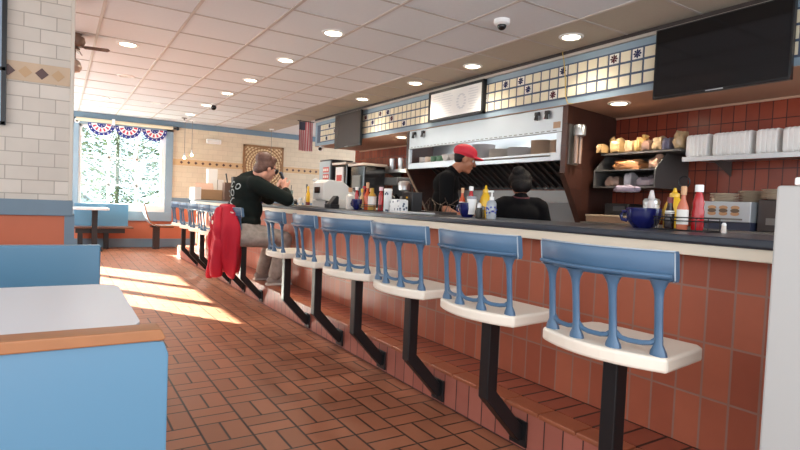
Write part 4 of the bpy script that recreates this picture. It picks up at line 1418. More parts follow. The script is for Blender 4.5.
# right-hand group
bowl_mug(2.42, 1.601, 0.083, 0.098, 'large cobalt blue bowl with a handle, at the right of the counter', hand=(-0.55, 0.84))
t = thing('salt_shaker', 'slim pale shaker standing in the right cobalt blue bowl', 'shaker', (2.46, 1.592, 1.012))
MB().lathe([(0.016, 0), (0.017, 0.11), (0.010, 0.125), (0.016, 0.135), (0.010, 0.165), (0.006, 0.175)], 14).build('body', mat('pale_shaker', (214, 206, 202), 0.3), t, smooth=True)
t = thing('sugar_dispenser', 'glass sugar dispenser with a metal lid between bowl and wire caddy', 'dispenser', (2.575, 1.665, ZK))
MB().lathe([(0.036, 0), (0.040, 0.006), (0.040, 0.115), (0.036, 0.12)], 20).build('jar', mat('sugar_white', (232, 230, 226), 0.35, coat=0.5), t, smooth=True)
MB().lathe([(0.041, 0.118), (0.042, 0.135), (0.034, 0.148), (0.010, 0.152)], 20).build('lid', M_steel, t, smooth=True)
mustard_bottle(2.61, 1.565, ZK, 0.205, 0.050, 'yellow mustard bottle just behind the right wire caddy')
t = thing('sauce_bottle', 'dark sauce bottle with a white neck band in the right wire caddy', 'bottle', (2.37, 1.44, 1.006))
MB().lathe([(0.019, 0), (0.021, 0.006), (0.021, 0.075), (0.013, 0.10), (0.011, 0.12)], 16).build('body', mat('dark_sauce', (38, 26, 28), 0.15), t, smooth=True)
MB().lathe([(0.0216, 0.070), (0.0195, 0.083)], 16, cap=False).build('label', M_label, t, smooth=True)
MB().lathe([(0.013, 0.118), (0.013, 0.145)], 14).build('cap', mat('maroon_cap', (112, 34, 44), 0.4), t, smooth=True)
hot_bottle(2.38, 1.385, 1.006, 0.195, 0.024, mat('pinkish_sauce', (196, 112, 84), 0.25), M_gold, 'hot sauce bottle with a tan cap and white label, right wire caddy')
squeeze_bottle(2.42, 1.338, 1.006, 0.203, 0.027, M_ketch, M_whitecap, 'tall red ketchup bottle with a white cap in the right wire caddy', labelled=False)
t = thing('wire_caddy', 'black wire condiment caddy with a ring handle at the right', 'caddy', (2.42, 1.39, ZK))
b = MB()
def rloop(hx, hy, z):
    return [(hx * c, hy * s, z) for c, s in [(math.copysign(abs(math.cos(a)) ** 0.4, math.cos(a)), math.copysign(abs(math.sin(a)) ** 0.4, math.sin(a))) for a in [2 * PI * i / 28 + 0.01 for i in range(28)]]]
for z in (0.004, 0.045, 0.06):
    b.tube(rloop(0.085, 0.125, z), 0.0028, 6, closed=True)
for i in range(0, 28, 4):
    p = rloop(0.085, 0.125, 0)[i]
    b.cyl((p[0], p[1], 0.002), (p[0], p[1], 0.062), 0.0024, n=6)
b.build('basket', M_wire, t, smooth=True)
b = MB()
b.cyl((-0.015, 0.02, 0.004), (-0.015, 0.02, 0.20), 0.003, n=6).cyl((0.012, -0.0 + 0.02, 0.004), (0.012, 0.02, 0.20), 0.003, n=6)
b.tube([(0, 0.02 + 0.026 * math.cos(2 * PI * i / 18), 0.222 + 0.026 * math.sin(2 * PI * i / 18)) for i in range(18)], 0.0035, 6, closed=True)
b.cyl((-0.015, 0.02, 0.20), (0.012, 0.02, 0.20), 0.003, n=6)
b.build('handle', M_wire, t, smooth=True)
MB().box(-0.08, 0.08, -0.12, 0.12, 0.0, 0.004).build('tray', M_wire, t)
shaker(2.45, 1.238, ZK, 0.045, 0.011, mat('creamer_white', (226, 216, 206), 0.5), M_white_plastic, 'tiny white shaker right of the wire caddy')

# middle group
bowl_mug(2.25, 2.745, 0.060, 0.094, 'cobalt blue bowl of bottles in front of the cook in the red cap', hand=(-0.5, 0.86))
hot_bottle(2.235, 2.785, 1.02, 0.17, 0.020, M_hot, M_gold, 'orange hot sauce bottle in the middle blue bowl')
squeeze_bottle(2.28, 2.752, 1.02, 0.182, 0.022, M_ketch, M_whitecap, 'red ketchup bottle with a white cap in the middle blue bowl', labelled=False)
t = thing('jam_jar', 'white tub with a grey lid in the middle blue bowl', 'jar', (2.245, 2.70, 1.02))
MB().lathe([(0.022, 0.0), (0.030, 0.06), (0.031, 0.10)], 16).build('body', M_white_plastic, t, smooth=True)
MB().lathe([(0.033, 0.098), (0.033, 0.112), (0.03, 0.116)], 16).build('lid', mat('grey_lid', (150, 152, 158), 0.4), t, smooth=True)
mustard_bottle(2.32, 2.655, ZK, 0.21, 0.040, 'yellow mustard bottle behind the middle blue bowl')
t = thing('pepper_shaker', 'dark pepper shaker with a white cap beside the middle blue bowl', 'shaker', (2.20, 2.572, ZK))
MB().lathe([(0.021, 0), (0.022, 0.004), (0.019, 0.065)], 14).build('body', mat('pepper_dark', (48, 44, 34), 0.25), t, smooth=True)
MB().lathe([(0.014, 0.065), (0.013, 0.085), (0.006, 0.095)], 14).build('cap', M_white_plastic, t, smooth=True)
t = thing('pepper_shaker', 'small dark shaker standing just behind the pepper shaker with white cap', 'shaker', (2.25, 2.60, ZK))
MB().lathe([(0.018, 0), (0.019, 0.004), (0.016, 0.055)], 14).build('body', mat('amber_dark', (96, 78, 30), 0.25), t, smooth=True)
MB().lathe([(0.016, 0.055), (0.015, 0.07), (0.008, 0.076)], 14).build('cap', M_steel_dark, t, smooth=True)
pump_bottle(2.20, 2.46, ZK, 0.178, 0.030, 'clear pump bottle with blue print beside the seated cook')

# left group
bowl_mug(2.20, 4.18, 0.056, 0.094, 'cobalt blue bowl in the far bottle cluster left of the cooks', hand=(-0.5, 0.86))
t = thing('pump_bottle', 'white bottle with a peach cap at the left of the far cluster', 'bottle', (2.25, 4.43, ZK))
MB().lathe([(0.033, 0), (0.035, 0.006), (0.034, 0.12), (0.015, 0.14), (0.015, 0.155)], 18).build('body', M_label, t, smooth=True)
MB().lathe([(0.018, 0.155), (0.020, 0.195)], 14).build('cap', M_gold, t, smooth=True)
squeeze_bottle(2.21, 4.225, 1.02, 0.18, 0.022, M_ketch, M_whitecap, 'red ketchup bottle at the left in the far blue bowl', labelled=False)
squeeze_bottle(2.27, 4.205, 1.02, 0.19, 0.020, mat('dark_red_sauce', (138, 30, 38), 0.25), M_ketch, 'dark red bottle standing behind in the far blue bowl', labelled=False)
hot_bottle(2.22, 4.145, 1.02, 0.165, 0.020, mat('pale_sauce', (206, 172, 120), 0.3), M_must, 'pale yellow capped bottle at the right in the far blue bowl', lab=False)
hot_bottle(2.25, 4.105, ZK, 0.24, 0.026, M_hot, M_gold, 'tallest orange hot sauce bottle in the far cluster', lab=False)
squeeze_bottle(2.25, 4.035, ZK, 0.19, 0.026, mat('orange_sauce', (222, 112, 48), 0.25), M_gold, 'orange squeeze bottle right of the tall hot sauce bottle', labelled=False, name='sauce_bottle')
t = thing('sauce_bottle', 'bottle with a big white label and mustard coloured neck, far cluster', 'bottle', (2.22, 3.965, ZK))
MB().lathe([(0.033, 0), (0.035, 0.006), (0.035, 0.125), (0.016, 0.15), (0.012, 0.19)], 18).build('body', mat('mustard_neck', (190, 148, 56), 0.3), t, smooth=True)
MB().lathe([(0.0357, 0.045), (0.0357, 0.12)], 18, cap=False).build('label', M_label, t, smooth=True)
squeeze_bottle(2.25, 3.87, ZK, 0.20, 0.026, M_ketch, mat('pink_cap', (226, 190, 200), 0.4), 'red ketchup bottle with a pale cap at the right of the far cluster', labelled=False)
t = thing('wire_caddy', 'low black wire caddy around the far bottle cluster', 'caddy', (2.25, 3.99, ZK))
b = MB()
for z in (0.004, 0.035, 0.05):
    b.tube(rloop(0.07, 0.175, z), 0.003, 6, closed=True)
for i in range(0, 28, 4):
    p = rloop(0.07, 0.175, 0)[i]
    b.cyl((p[0], p[1], 0.002), (p[0], p[1], 0.052), 0.0026, n=6)
b.build('basket', M_wire, t, smooth=True)
M_speck = None
def speck_mat():
    m = bpy.data.materials.new('speckled_print')
    m.use_nodes = True
    nt = m.node_tree
    b = nt.nodes['Principled BSDF']
    tc = nt.nodes.new('ShaderNodeTexCoord')
    vo = nt.nodes.new('ShaderNodeTexVoronoi')
    vo.inputs['Scale'].default_value = 34
    rp = nt.nodes.new('ShaderNodeValToRGB')
    rp.color_ramp.elements[0].position = 0.28
    rp.color_ramp.elements[0].color = lin((70, 84, 106))
    rp.color_ramp.elements[1].position = 0.36
    rp.color_ramp.elements[1].color = lin((222, 224, 224))
    nt.links.new(tc.outputs['Object'], vo.inputs['Vector'])
    nt.links.new(vo.outputs['Distance'], rp.inputs[0])
    nt.links.new(rp.outputs[0], b.inputs['Base Color'])
    b.inputs['Roughness'].default_value = 0.4
    return m
M_speck = speck_mat()
t = thing('napkin_box', 'white box with blue specks right of the far bottle cluster', 'box', (2.27, 3.62, ZK))
MB().box(-0.04, 0.04, -0.075, 0.075, 0, 0.098).build('body', M_speck, t, bevel=0.005)
MB().box(-0.03, 0.03, -0.06, 0.06, 0.098, 0.103).build('lid', M_white_plastic, t)
t = thing('patterned_canister', 'white canister with dark blue swirls beside the speckled box', 'canister', (2.26, 3.775, ZK))
MB().lathe([(0.032, 0), (0.033, 0.004), (0.033, 0.165), (0.03, 0.17)], 18).build('body', M_speck, t, smooth=True)
MB().lathe([(0.034, 0.168), (0.034, 0.182), (0.03, 0.187)], 18).build('lid', M_white_plastic, t, smooth=True)
t = thing('dark_canister', 'black box with a small gold mark behind the speckled box', 'box', (2.42, 3.66, ZK))
MB().box(-0.05, 0.05, -0.075, 0.075, 0, 0.165).build('body', M_black, t, bevel=0.006)
MB().box(-0.052, -0.05, -0.012, 0.012, 0.115, 0.128).build('mark', M_must, t)
t = MB().box(-0.11, 0.11, -0.15, 0.15, 0, 0.012).build('tray', mat('pale_tray', (206, 206, 206), 0.4), bevel=0.004)
t.location = (2.22, 3.36, ZK); tag(t, 'flat pale tray on the counter in front of the chrome mixer', 'tray')
# dish rack wires beside the mixer
t = thing('utensil_rack', 'tan wire rack of utensils right of the flat pale tray', 'rack', (2.48, 3.40, ZK))
b = MB()
rnd = random.Random(5)
for i in range(12):
    x0, y0 = rnd.uniform(-0.07, 0.07), rnd.uniform(-0.12, 0.12)
    b.tube([(x0, y0, 0.0), (x0 + rnd.uniform(-0.03, 0.03), y0 + rnd.uniform(-0.05, 0.02), 0.07), (x0 + rnd.uniform(-0.05, 0.05), y0 + rnd.uniform(-0.1, 0.05), rnd.uniform(0.08, 0.13))], 0.0028, 6)
b.build('wires', mat('tan_wire', (92, 76, 62), 0.4, metal=0.4), t, smooth=True)
MB().box(-0.09, 0.09, -0.14, 0.14, 0.0, 0.02).build('base', mat('dark_rack_base', (56, 46, 42), 0.5), t)

# register and clutter in front of the seated man
t = thing('cash_register', 'grey slanted cash register standing on the counter', 'cash register', (2.34, 4.92, ZK))
MB().box(-0.16, 0.16, -0.20, 0.22, 0.0, 0.075).build('drawer', mat('register_beige', (206, 202, 196), 0.4), t, bevel=0.006)
MB().prism([(-0.20, 0.075), (0.20, 0.075), (0.20, 0.12), (0.02, 0.255), (-0.14, 0.275), (-0.20, 0.24)], 'y', -0.13, 0.12).build('housing', mat('register_grey', (196, 194, 190), 0.4), t, bevel=0.008)
MB().prism([(0.22, 0.085), (0.20, 0.10), (-0.16, 0.29), (-0.20, 0.27)], 'y', 0.13, 0.15).build('side_panel', mat('register_light', (214, 212, 208), 0.4), t)
MB().box(-0.208, -0.199, -0.06, 0.06, 0.14, 0.20).build('display', M_blackgloss, t)
t = thing('card_terminal', 'black card terminal beside the cash register', 'terminal', (2.15, 4.60, ZK))
MB().box(-0.05, 0.05, -0.06, 0.06, 0, 0.04).prism([(-0.04, 0.04), (0.05, 0.04), (0.05, 0.11), (0.03, 0.12)], 'y', -0.045, 0.045).build('body', M_black, t, bevel=0.006)
MB().box(-0.03, 0.02, 0.065, 0.09, 0, 0.07).build('cradle', M_black, t, bevel=0.006)
t = thing('mustard_bottle', 'slim amber bottle with a dark red base left of the cash register', 'bottle', (2.25, 5.42, ZK))
MB().lathe([(0.020, 0.045), (0.022, 0.06), (0.022, 0.13), (0.012, 0.16), (0.010, 0.19)], 14).build('body', M_must, t, smooth=True)
MB().lathe([(0.024, 0.0), (0.024, 0.046)], 14).build('base', mat('dark_red_base', (120, 40, 36), 0.4), t, smooth=True)
MB().lathe([(0.013, 0.19), (0.012, 0.215)], 12).build('cap', M_must, t, smooth=True)
t = thing('creamer_tub', 'white tub with a blue band beside the slim amber bottle', 'tub', (2.32, 5.27, ZK))
MB().lathe([(0.045, 0), (0.055, 0.16), (0.04, 0.19)], 18).build('body', mat('cream_tub', (226, 212, 180), 0.4), t, smooth=True)
MB().lathe([(0.0500, 0.06), (0.0535, 0.115)], 18, cap=False).build('band', mat('blue_band', (44, 88, 168), 0.4), t, smooth=True)
t = thing('water_glass', 'clear water glass with a straw in front of the seated man', 'glass', (2.24, 5.93, ZK))
MB().lathe([(0.030, 0), (0.034, 0.17), (0.031, 0.17), (0.027, 0.01), (0.001, 0.008)], 18, cap=False).build('tumbler', M_clear, t, smooth=True)
MB().lathe([(0.026, 0.01), (0.029, 0.12)], 16).build('water', mat('icy_water', (206, 218, 226), 0.1), t, smooth=True)
MB().cyl((0.0, 0.0, 0.02), (0.02, 0.01, 0.23), 0.004, n=8).build('straw', mat('dark_straw', (70, 70, 80), 0.4), t)
for i, (xx, yy, hh, lab) in enumerate(((2.2, 5.74, 0.08, 'small steel topped shaker right of the water glass'), (2.26, 5.66, 0.09, 'white shaker second right of the water glass'), (2.18, 5.60, 0.07, 'dark shaker third right of the water glass'))):
    shaker(xx, yy, ZK, hh, 0.022, [M_clear, M_label, M_black][i], [M_steel, M_steel, M_steel_dark][i], lab)
t = thing('tall_spoon_holder', 'slim jar holding a dark round-ended spoon left of the amber bottle', 'jar', (2.28, 5.545, ZK))
MB().lathe([(0.022, 0), (0.024, 0.10)], 14).build('jar', M_label, t, smooth=True)
MB().cyl((0, 0, 0.02), (0.0, -0.01, 0.20), 0.004, n=8).ball((0.0, -0.012, 0.215), 0.022, 0.4, 1, 1.2, n=10).build('spoon', M_black, t, smooth=True)
o = plate_mesh(0.11, 0.012, P_cream); o.location = (2.22, 5.78, ZK)
o.location = (2.15, 5.25, ZK); tag(o, 'pale plate on the counter right of the elbow of the seated man', 'plate')

# boxes at the far end of the counter
t = thing('cardboard_box', 'open cardboard box with white end on the far end of the counter', 'box', (2.25, 9.50, ZK))
b = MB()
b.m(0).box(-0.27, 0.30, -0.20, -0.19, 0.0, 0.17).box(-0.27, 0.30, 0.19, 0.20, 0, 0.17).box(0.29, 0.30, -0.2, 0.2, 0, 0.17).box(-0.27, 0.30, -0.2, 0.2, 0, 0.008)
b.m(1).box(-0.37, -0.27, -0.21, 0.21, 0.0, 0.205)
b.build('carton', [mat('cardboard', (176, 140, 104), 0.7, var=0.06), M_white], t)
b = MB(); b.box(-0.27, 0.02, 0.185, 0.192, 0.17, 0.30, rot=(-0.5, 0, 0), piv=(0, 0.19, 0.17))
b.build('flap', mat('pink_flap', (206, 170, 150), 0.7), t)
t = thing('paper_stack', 'tall white paper pack sticking up behind the cardboard box', 'paper', (2.30, 9.86, ZK))
MB().box(-0.10, 0.06, -0.05, 0.10, 0.0, 0.54).build('pack', M_white, t, bevel=0.004)
MB().box(0.07, 0.17, -0.05, 0.10, 0.0, 0.36).build('small_pack', M_white, t, bevel=0.004)
t = thing('card_printer', 'black and brown receipt printer behind the shoulder of the seated man', 'printer', (2.52, 9.10, ZK))
MB().box(-0.11, 0.08, -0.12, 0.0, 0.24, 0.40).build('body', M_black, t, bevel=0.01)
MB().box(-0.21, -0.05, 0.01, 0.16, 0.0, 0.30).build('brown_side', mat('brown_case', (110, 84, 70), 0.5), t, bevel=0.006)
MB().box(-0.06, 0.06, -0.10, 0.0, 0.0, 0.24).build('foot', M_black, t)
MB().cyl((-0.15, 0.08, 0.3), (-0.17, 0.10, 0.45), 0.012, n=8).build('lever', M_black, t)
t = thing('dark_bowl', 'small dark blue bowl beside the back of the seated man', 'bowl', (2.02, 6.32, ZK))
MB().lathe([(0.025, 0), (0.045, 0.03), (0.05, 0.075), (0.046, 0.075), (0.02, 0.012), (0.001, 0.01)], 18, cap=False).build('body', M_bowl, t, smooth=True)

# ------------------------------------------------------------------ people
def remeshed(name, shapes, voxel, m, parent=None, smooth_it=6, label=None, extra=None):
    """shapes: ('c', p0, r0, p1, r1) tapered limb, ('e', centre, (rx,ry,rz), rot) ellipsoid -> one continuous surface"""
    b = MB()
    for s in shapes:
        if s[0] == 'c':
            p0, r0, p1, r1 = Vector(s[1]), s[2], Vector(s[3]), s[4]
            N = 5
            b.tube([p0.lerp(p1, i / N) for i in range(N + 1)], [r0 + (r1 - r0) * i / N for i in range(N + 1)], 14)
            b.ball(p0, r0 * 0.995, n=14)
            b.ball(p1, r1 * 0.995, n=14)
        elif s[0] == 'e':
            b.ball(s[1], 1.0, s[2][0], s[2][1], s[2][2], n=20, rot=s[3] if len(s) > 3 else None)
    bmesh.ops.recalc_face_normals(b.bm, faces=b.bm.faces[:])
    me = bpy.data.meshes.new(name + '_raw')
    b.bm.to_mesh(me); b.bm.free()
    o = bpy.data.objects.new(name + '_raw', me)
    COL.objects.link(o)
    rm = o.modifiers.new('r', 'REMESH'); rm.mode = 'VOXEL'; rm.voxel_size = voxel; rm.adaptivity = 0
    if smooth_it:
        sm = o.modifiers.new('s', 'SMOOTH'); sm.factor = 0.5; sm.iterations = smooth_it
    dg = bpy.context.evaluated_depsgraph_get()
    dg.update()
    me2 = bpy.data.meshes.new_from_object(o.evaluated_get(dg))
    bpy.data.objects.remove(o); bpy.data.meshes.remove(me)
    me2.name = name
    me2.materials.clear(); me2.materials.append(m)
    for p in me2.polygons:
        p.use_smooth = True
    if extra:
        extra(me2)
    q = bpy.data.objects.new(name, me2)
    COL.objects.link(q)
    if parent is not None:
        q.parent = parent
    return q

def frame(pos, yaw, pitch=0.0):
    """local head/hand frame: x forward, y left, z up"""
    R = Matrix.Rotation(yaw, 3, 'Z') @ Matrix.Rotation(pitch, 3, 'Y')
    P = Vector(pos)
    def T(x, y, z):
        return P + R @ Vector((x, y, z))
    return T, R

def head_shapes(T, R, s=1.0, jowl=0.0):
    """head about 0.23 m tall, centred on the skull"""
    e = R.to_euler()
    S_ = []
    S_.append(('e', T(-0.012 * s, 0, 0.030 * s), (0.096 * s, 0.077 * s, 0.088 * s), e))       # skull
    S_.append(('e', T(0.022 * s, 0, -0.025 * s), (0.066 * s, (0.060 + jowl) * s, 0.078 * s), e))   # face
    S_.append(('c', T(0.012 * s, 0, -0.075 * s), (0.042 + jowl) * s, T(0.060 * s, 0, -0.098 * s), 0.024 * s))  # jaw and chin
    S_.append(('c', T(0.086 * s, 0, 0.012 * s), 0.010 * s, T(0.108 * s, 0, -0.030 * s), 0.0145 * s))  # nose
    for k in (-1, 1):
        S_.append(('e', T(0.066 * s, k * 0.032 * s, 0.022 * s), (0.018 * s, 0.026 * s, 0.010 * s), e))     # brow
        S_.append(('e', T(0.056 * s, k * 0.040 * s, -0.030 * s), (0.022 * s, 0.020 * s, 0.020 * s), e))    # cheek
        S_.append(('e', T(-0.010 * s, k * 0.080 * s, -0.012 * s), (0.020 * s, 0.010 * s, 0.032 * s), e))   # ear
        S_.append(('e', T(0.099 * s, k * 0.011 * s, -0.030 * s), (0.012 * s, 0.008 * s, 0.008 * s), e))
    S_.append(('c', T(0.084 * s, -0.020 * s, -0.060 * s), 0.009 * s, T(0.084 * s, 0.020 * s, -0.060 * s), 0.009 * s))   # lips
    S_.append(('c', T(0.082 * s, -0.016 * s, -0.072 * s), 0.008 * s, T(0.082 * s, 0.016 * s, -0.072 * s), 0.008 * s))
    return S_

def hand_shapes(wrist, yaw, pitch, roll, side, curl=0.6, s=1.0):
    """palm, four unequal bent fingers and a thumb leaving the side of the palm near its base.
    local: x along the fingers, y across (thumb side = +y*side), z = back of the hand"""
    R = Matrix.Rotation(yaw, 3, 'Z') @ Matrix.Rotation(pitch, 3, 'Y') @ Matrix.Rotation(roll, 3, 'X')
    P = Vector(wrist)
    T = lambda x, y, z: P + R @ Vector((x * s, y * s * side, z * s))
    sh = [('c', T(-0.01, 0, 0), 0.028 * s, T(0.02, 0, 0), 0.027 * s)]
    for y in (-0.027, -0.009, 0.009, 0.027):
        sh.append(('c', T(0.015, y * 0.7, 0), 0.016 * s, T(0.085, y, 0), 0.0125 * s))
    for y, L in ((0.029, 0.068), (0.010, 0.078), (-0.010, 0.072), (-0.029, 0.056)):
        a, x, z = 0.0, 0.088, 0.0
        r = 0.0098
        seg = (L * 0.45, L * 0.30, L * 0.25)
        for k in range(3):
            a += curl * (0.75, 1.0, 0.8)[k]
            x2, z2 = x + seg[k] * math.cos(a), z - seg[k] * math.sin(a)
            sh.append(('c', T(x, y, z), r * s, T(x2, y * 1.03, z2), (r - 0.0008) * s))
            x, z, r = x2, z2, r - 0.0008
    sh.append(('c', T(0.022, 0.026, -0.006), 0.0165 * s, T(0.052, 0.052, -0.020), 0.0125 * s))
    sh.append(('c', T(0.052, 0.052, -0.020), 0.0120 * s, T(0.082, 0.056, -0.036), 0.0100 * s))
    return sh

M_skin_pink = mat('skin_pink', (206, 148, 124), 0.5, var=0.06, vscale=30)
M_skin_tan = mat('skin_tan', (164, 108, 80), 0.5, var=0.06, vscale=30)
M_hair_brown = mat('brown_hair', (98, 68, 58), 0.6, var=0.35, vscale=60, bump=0.6)
M_hair_black = mat('black_hair', (16, 13, 13), 0.6, var=0.3, vscale=60, bump=0.5, spec=0.25)
M_sweat = mat('black_green_sweatshirt', (24, 31, 29), 0.9, var=0.15, vscale=14, bump=0.3, spec=0.15)
M_trouser = mat('grey_camo_cloth', (150, 141, 134), 0.85, var=0.55, vscale=20, bump=0.3)
M_cook = mat('black_cook_shirt', (13, 13, 15), 0.9, var=0.15, vscale=14, bump=0.25, spec=0.12)
M_cap = mat('red_cap_cloth', (206, 44, 62), 0.7, var=0.06, vscale=20)
M_eye = mat('eye_white', (226, 222, 218), 0.2)
M_iris = mat('dark_iris', (40, 28, 22), 0.2)

def eyes(T, s, parent):
    for k in (-1, 1):
        e = MB().ball(T(0.072 * s, k * 0.032 * s, 0.004 * s), 0.0120 * s, n=10).build('eye', M_eye, parent, smooth=True)
        MB().ball(T(0.0800 * s, k * 0.032 * s, 0.004 * s), 0.0062 * s, n=8).build('iris', M_iris, e, smooth=True)

# --- the seated man
MY = 5.37
HT, HR = frame((1.735, MY - 0.10, 1.365), math.radians(12), math.radians(16))
sk = head_shapes(HT, HR, 1.04, 0.008)
neck0, neck1 = Vector((1.60, MY - 0.03, 1.24)), HT(-0.03, 0, -0.07)
sk.append(('c', neck0, 0.072, neck1, 0.066))
spine = [Vector((1.55, MY, 0.76)), Vector((1.565, MY, 0.95)), Vector((1.575, MY, 1.12))]
sh_r, sh_l = Vector((1.60, MY - 0.21, 1.20)), Vector((1.60, MY + 0.21, 1.20))
el_r, el_l = Vector((1.90, MY - 0.27, 1.062)), Vector((1.89, MY + 0.24, 1.062))
wr_r, wr_l = Vector((1.945, MY - 0.09, 1.165)), Vector((1.925, MY + 0.09, 1.17))
hips = [Vector((1.53, MY - 0.135, 0.725)), Vector((1.53, MY + 0.135, 0.725))]
knees = [Vector((1.945, MY - 0.10, 0.66)), Vector((1.945, MY + 0.24, 0.66))]
ankles = [Vector((1.87, MY - 0.08, 0.275)), Vector((1.86, MY + 0.30, 0.275))]
torso = [('e', spine[0], (0.16, 0.19, 0.12)), ('e', spine[1], (0.17, 0.20, 0.17)), ('e', spine[2], (0.155, 0.215, 0.16)), ('c', sh_r, 0.085, sh_l, 0.085)]
body = sk + [('e', s_[1], tuple(v - 0.02 for v in s_[2])) if s_[0] == 'e' else ('c', s_[1], s_[2] - 0.02, s_[3], s_[4] - 0.02) for s_ in torso]
for a, e, w in ((sh_r, el_r, wr_r), (sh_l, el_l, wr_l)):
    body += [('c', a, 0.058, e, 0.044), ('c', e, 0.044, w, 0.030)]
for h, k, a in zip(hips, knees, ankles):
    body += [('c', h, 0.085, k, 0.056), ('c', k, 0.054, a, 0.036), ('c', a, 0.036, a + Vector((0.10, 0, -0.05)), 0.026)]
body += hand_shapes(wr_r, math.radians(100), math.radians(-58), math.radians(-75), -1, 0.55, 0.98)
body += hand_shapes(wr_l, math.radians(-80), math.radians(-56), math.radians(75), 1, 0.55, 0.98)
man = remeshed('person', body, 0.0075, M_skin_pink, smooth_it=3)
tag(man, 'person in a black sweatshirt hunched at the counter, looking at a phone held up', 'person')
# sweatshirt
sw = list(torso)
for a, e, w in ((sh_r, el_r, wr_r), (sh_l, el_l, wr_l)):
    d = (w - e)
    sw += [('c', a, 0.086, e, 0.066), ('c', e, 0.066, e + d * 0.80, 0.046)]
sw += [('c', Vector((1.57, MY - 0.02, 1.22)), 0.10, neck0.lerp(neck1, 0.30), 0.082)]
sw += [('e', Vector((1.55, MY, 0.83)), (0.175, 0.205, 0.10))]
sw += [('e', Vector((1.54, MY - 0.0, 1.19)), (0.10, 0.19, 0.10))]
swo = remeshed('sweatshirt', sw, 0.011, M_sweat, man, 5)
# white lettering on the upper back (worn print)
def on_back(y, z):
    # push onto the back of the sweatshirt by ray
    o = Vector((0.9, MY + y, z))
    ok, loc, nor, idx = swo.ray_cast(o, Vector((1, 0, 0)))
    return (loc + nor * 0.004, nor) if ok else (Vector((1.36, MY + y, z)), Vector((-1, 0, 0)))
def stroke(pts, r=0.0052):
    MB().tube([on_back(y, z)[0] for y, z in pts], r, 6).build('back_print', mat('white_print', (170, 178, 176), 0.7), swo, smooth=True)
def arcp(cy, cz, r, a0, a1, n=10):
    return [(cy - r * math.cos(math.radians(a0 + (a1 - a0) * i / n)), cz + r * math.sin(math.radians(a0 + (a1 - a0) * i / n))) for i in range(n + 1)]
stroke(arcp(-0.02, 1.19, 0.028, 40, 320)); stroke(arcp(-0.05, 1.11, 0.030, 0, 360, 14)); stroke(arcp(-0.06, 1.03, 0.027, 60, 270)); stroke(arcp(-0.06, 0.975, 0.027, -120, 90))
stroke(arcp(-0.12, 1.17, 0.026, 0, 360, 14)); stroke(arcp(0.10, 1.10, 0.03, 40, 320))
tr = [('e', Vector((1.555, MY, 0.735)), (0.16, 0.25, 0.115))]
for h, k, a in zip(hips, knees, ankles):
    tr += [('c', h, 0.115, k, 0.085), ('c', k, 0.082, a + Vector((0.0, 0, 0.02)), 0.068)]
tr += [('c', Vector((1.50, MY - 0.20, 0.675)), 0.085, Vector((1.74, MY - 0.195, 0.668)), 0.085)]
remeshed('trousers', tr, 0.011, M_trouser, man, 5)
for k, a in enumerate(ankles):
    z0 = 0.191
    s_ = [('c', Vector((a.x - 0.045, a.y, z0 + 0.050)), 0.042, Vector((a.x + 0.06, a.y, z0 + 0.045)), 0.045), ('c', Vector((a.x + 0.06, a.y, z0 + 0.045)), 0.045, Vector((a.x + 0.145, a.y - 0.0, z0 + 0.034)), 0.034), ('c', Vector((a.x - 0.02, a.y, z0 + 0.06)), 0.044, Vector((a.x - 0.01, a.y, z0 + 0.10)), 0.046)]
    sh = remeshed('shoe', s_, 0.008, mat('grey_shoe', (150, 142, 136), 0.7, var=0.15, vscale=20), man, 3)
    b = MB()
    b.prism([(a.x - 0.092, a.y - 0.035), (a.x + 0.12, a.y - 0.046), (a.x + 0.175, a.y - 0.02), (a.x + 0.175, a.y + 0.02), (a.x + 0.12, a.y + 0.046), (a.x - 0.092, a.y + 0.035)], 'z', z0, z0 + 0.022)
    b.build('sole', mat('pale_sole', (206, 200, 194), 0.6), sh, bevel=0.004)
# hair: cap of short tousled hair
e = HR.to_euler()
hs = [('e', HT(-0.022, 0, 0.045), (0.102, 0.087, 0.088), e), ('e', HT(-0.055, 0, -0.005), (0.066, 0.080, 0.070), e), ('e', HT(0.030, 0, 0.098), (0.055, 0.066, 0.036), e), ('e', HT(-0.05, 0, 0.08), (0.085, 0.09, 0.07), e), ('e', HT(-0.075, 0, -0.03), (0.05, 0.075, 0.06), e)]
for k in (-1, 1):
    hs.append(('e', HT(-0.02, k * 0.068, 0.02), (0.060, 0.024, 0.045), e))
remeshed('hair', hs, 0.008, M_hair_brown, man, 2)
eyes(HT, 1.04, man)
b = MB()
for k in (-1, 1):
    b.tube([HT(0.104 + 0.0 * i, k * 0.036 + 0.027 * math.cos(2 * PI * i / 16), 0.0 + 0.023 * math.sin(2 * PI * i / 16)) for i in range(16)], 0.004, 6, closed=True)
    b.tube([HT(0.102, k * 0.062, 0.008), HT(0.05, k * 0.086, 0.010), HT(-0.02, k * 0.092, 0.006)], 0.0035, 6)
b.tube([HT(0.106, -0.010, 0.006), HT(0.108, 0.010, 0.006)], 0.0035, 6)
b.build('eyeglasses', M_black, man, smooth=True)
b = MB()
for k in (-1, 1):
    b.ball(HT(0.104, k * 0.036, 0.0), 0.025, 0.10, 1, 0.85, n=12, rot=e)
b.build('tinted_lens', mat('smoky_lens', (56, 52, 54), 0.1), man, smooth=True)
# the phone he holds
pc = Vector((1.955, MY + 0.0, 1.262))
t = thing('smartphone', 'dark smartphone held up in both hands by the seated man', 'phone', pc)
t.rotation_euler = (0, math.radians(-24), 0)
MB().box(-0.005, 0.005, -0.038, 0.038, -0.055, 0.09).build('body', mat('phone_back', (96, 108, 124), 0.25), t, bevel=0.004)
MB().box(-0.0062, -0.005, -0.034, 0.034, -0.05, 0.084).build('screen', M_blackgloss, t)

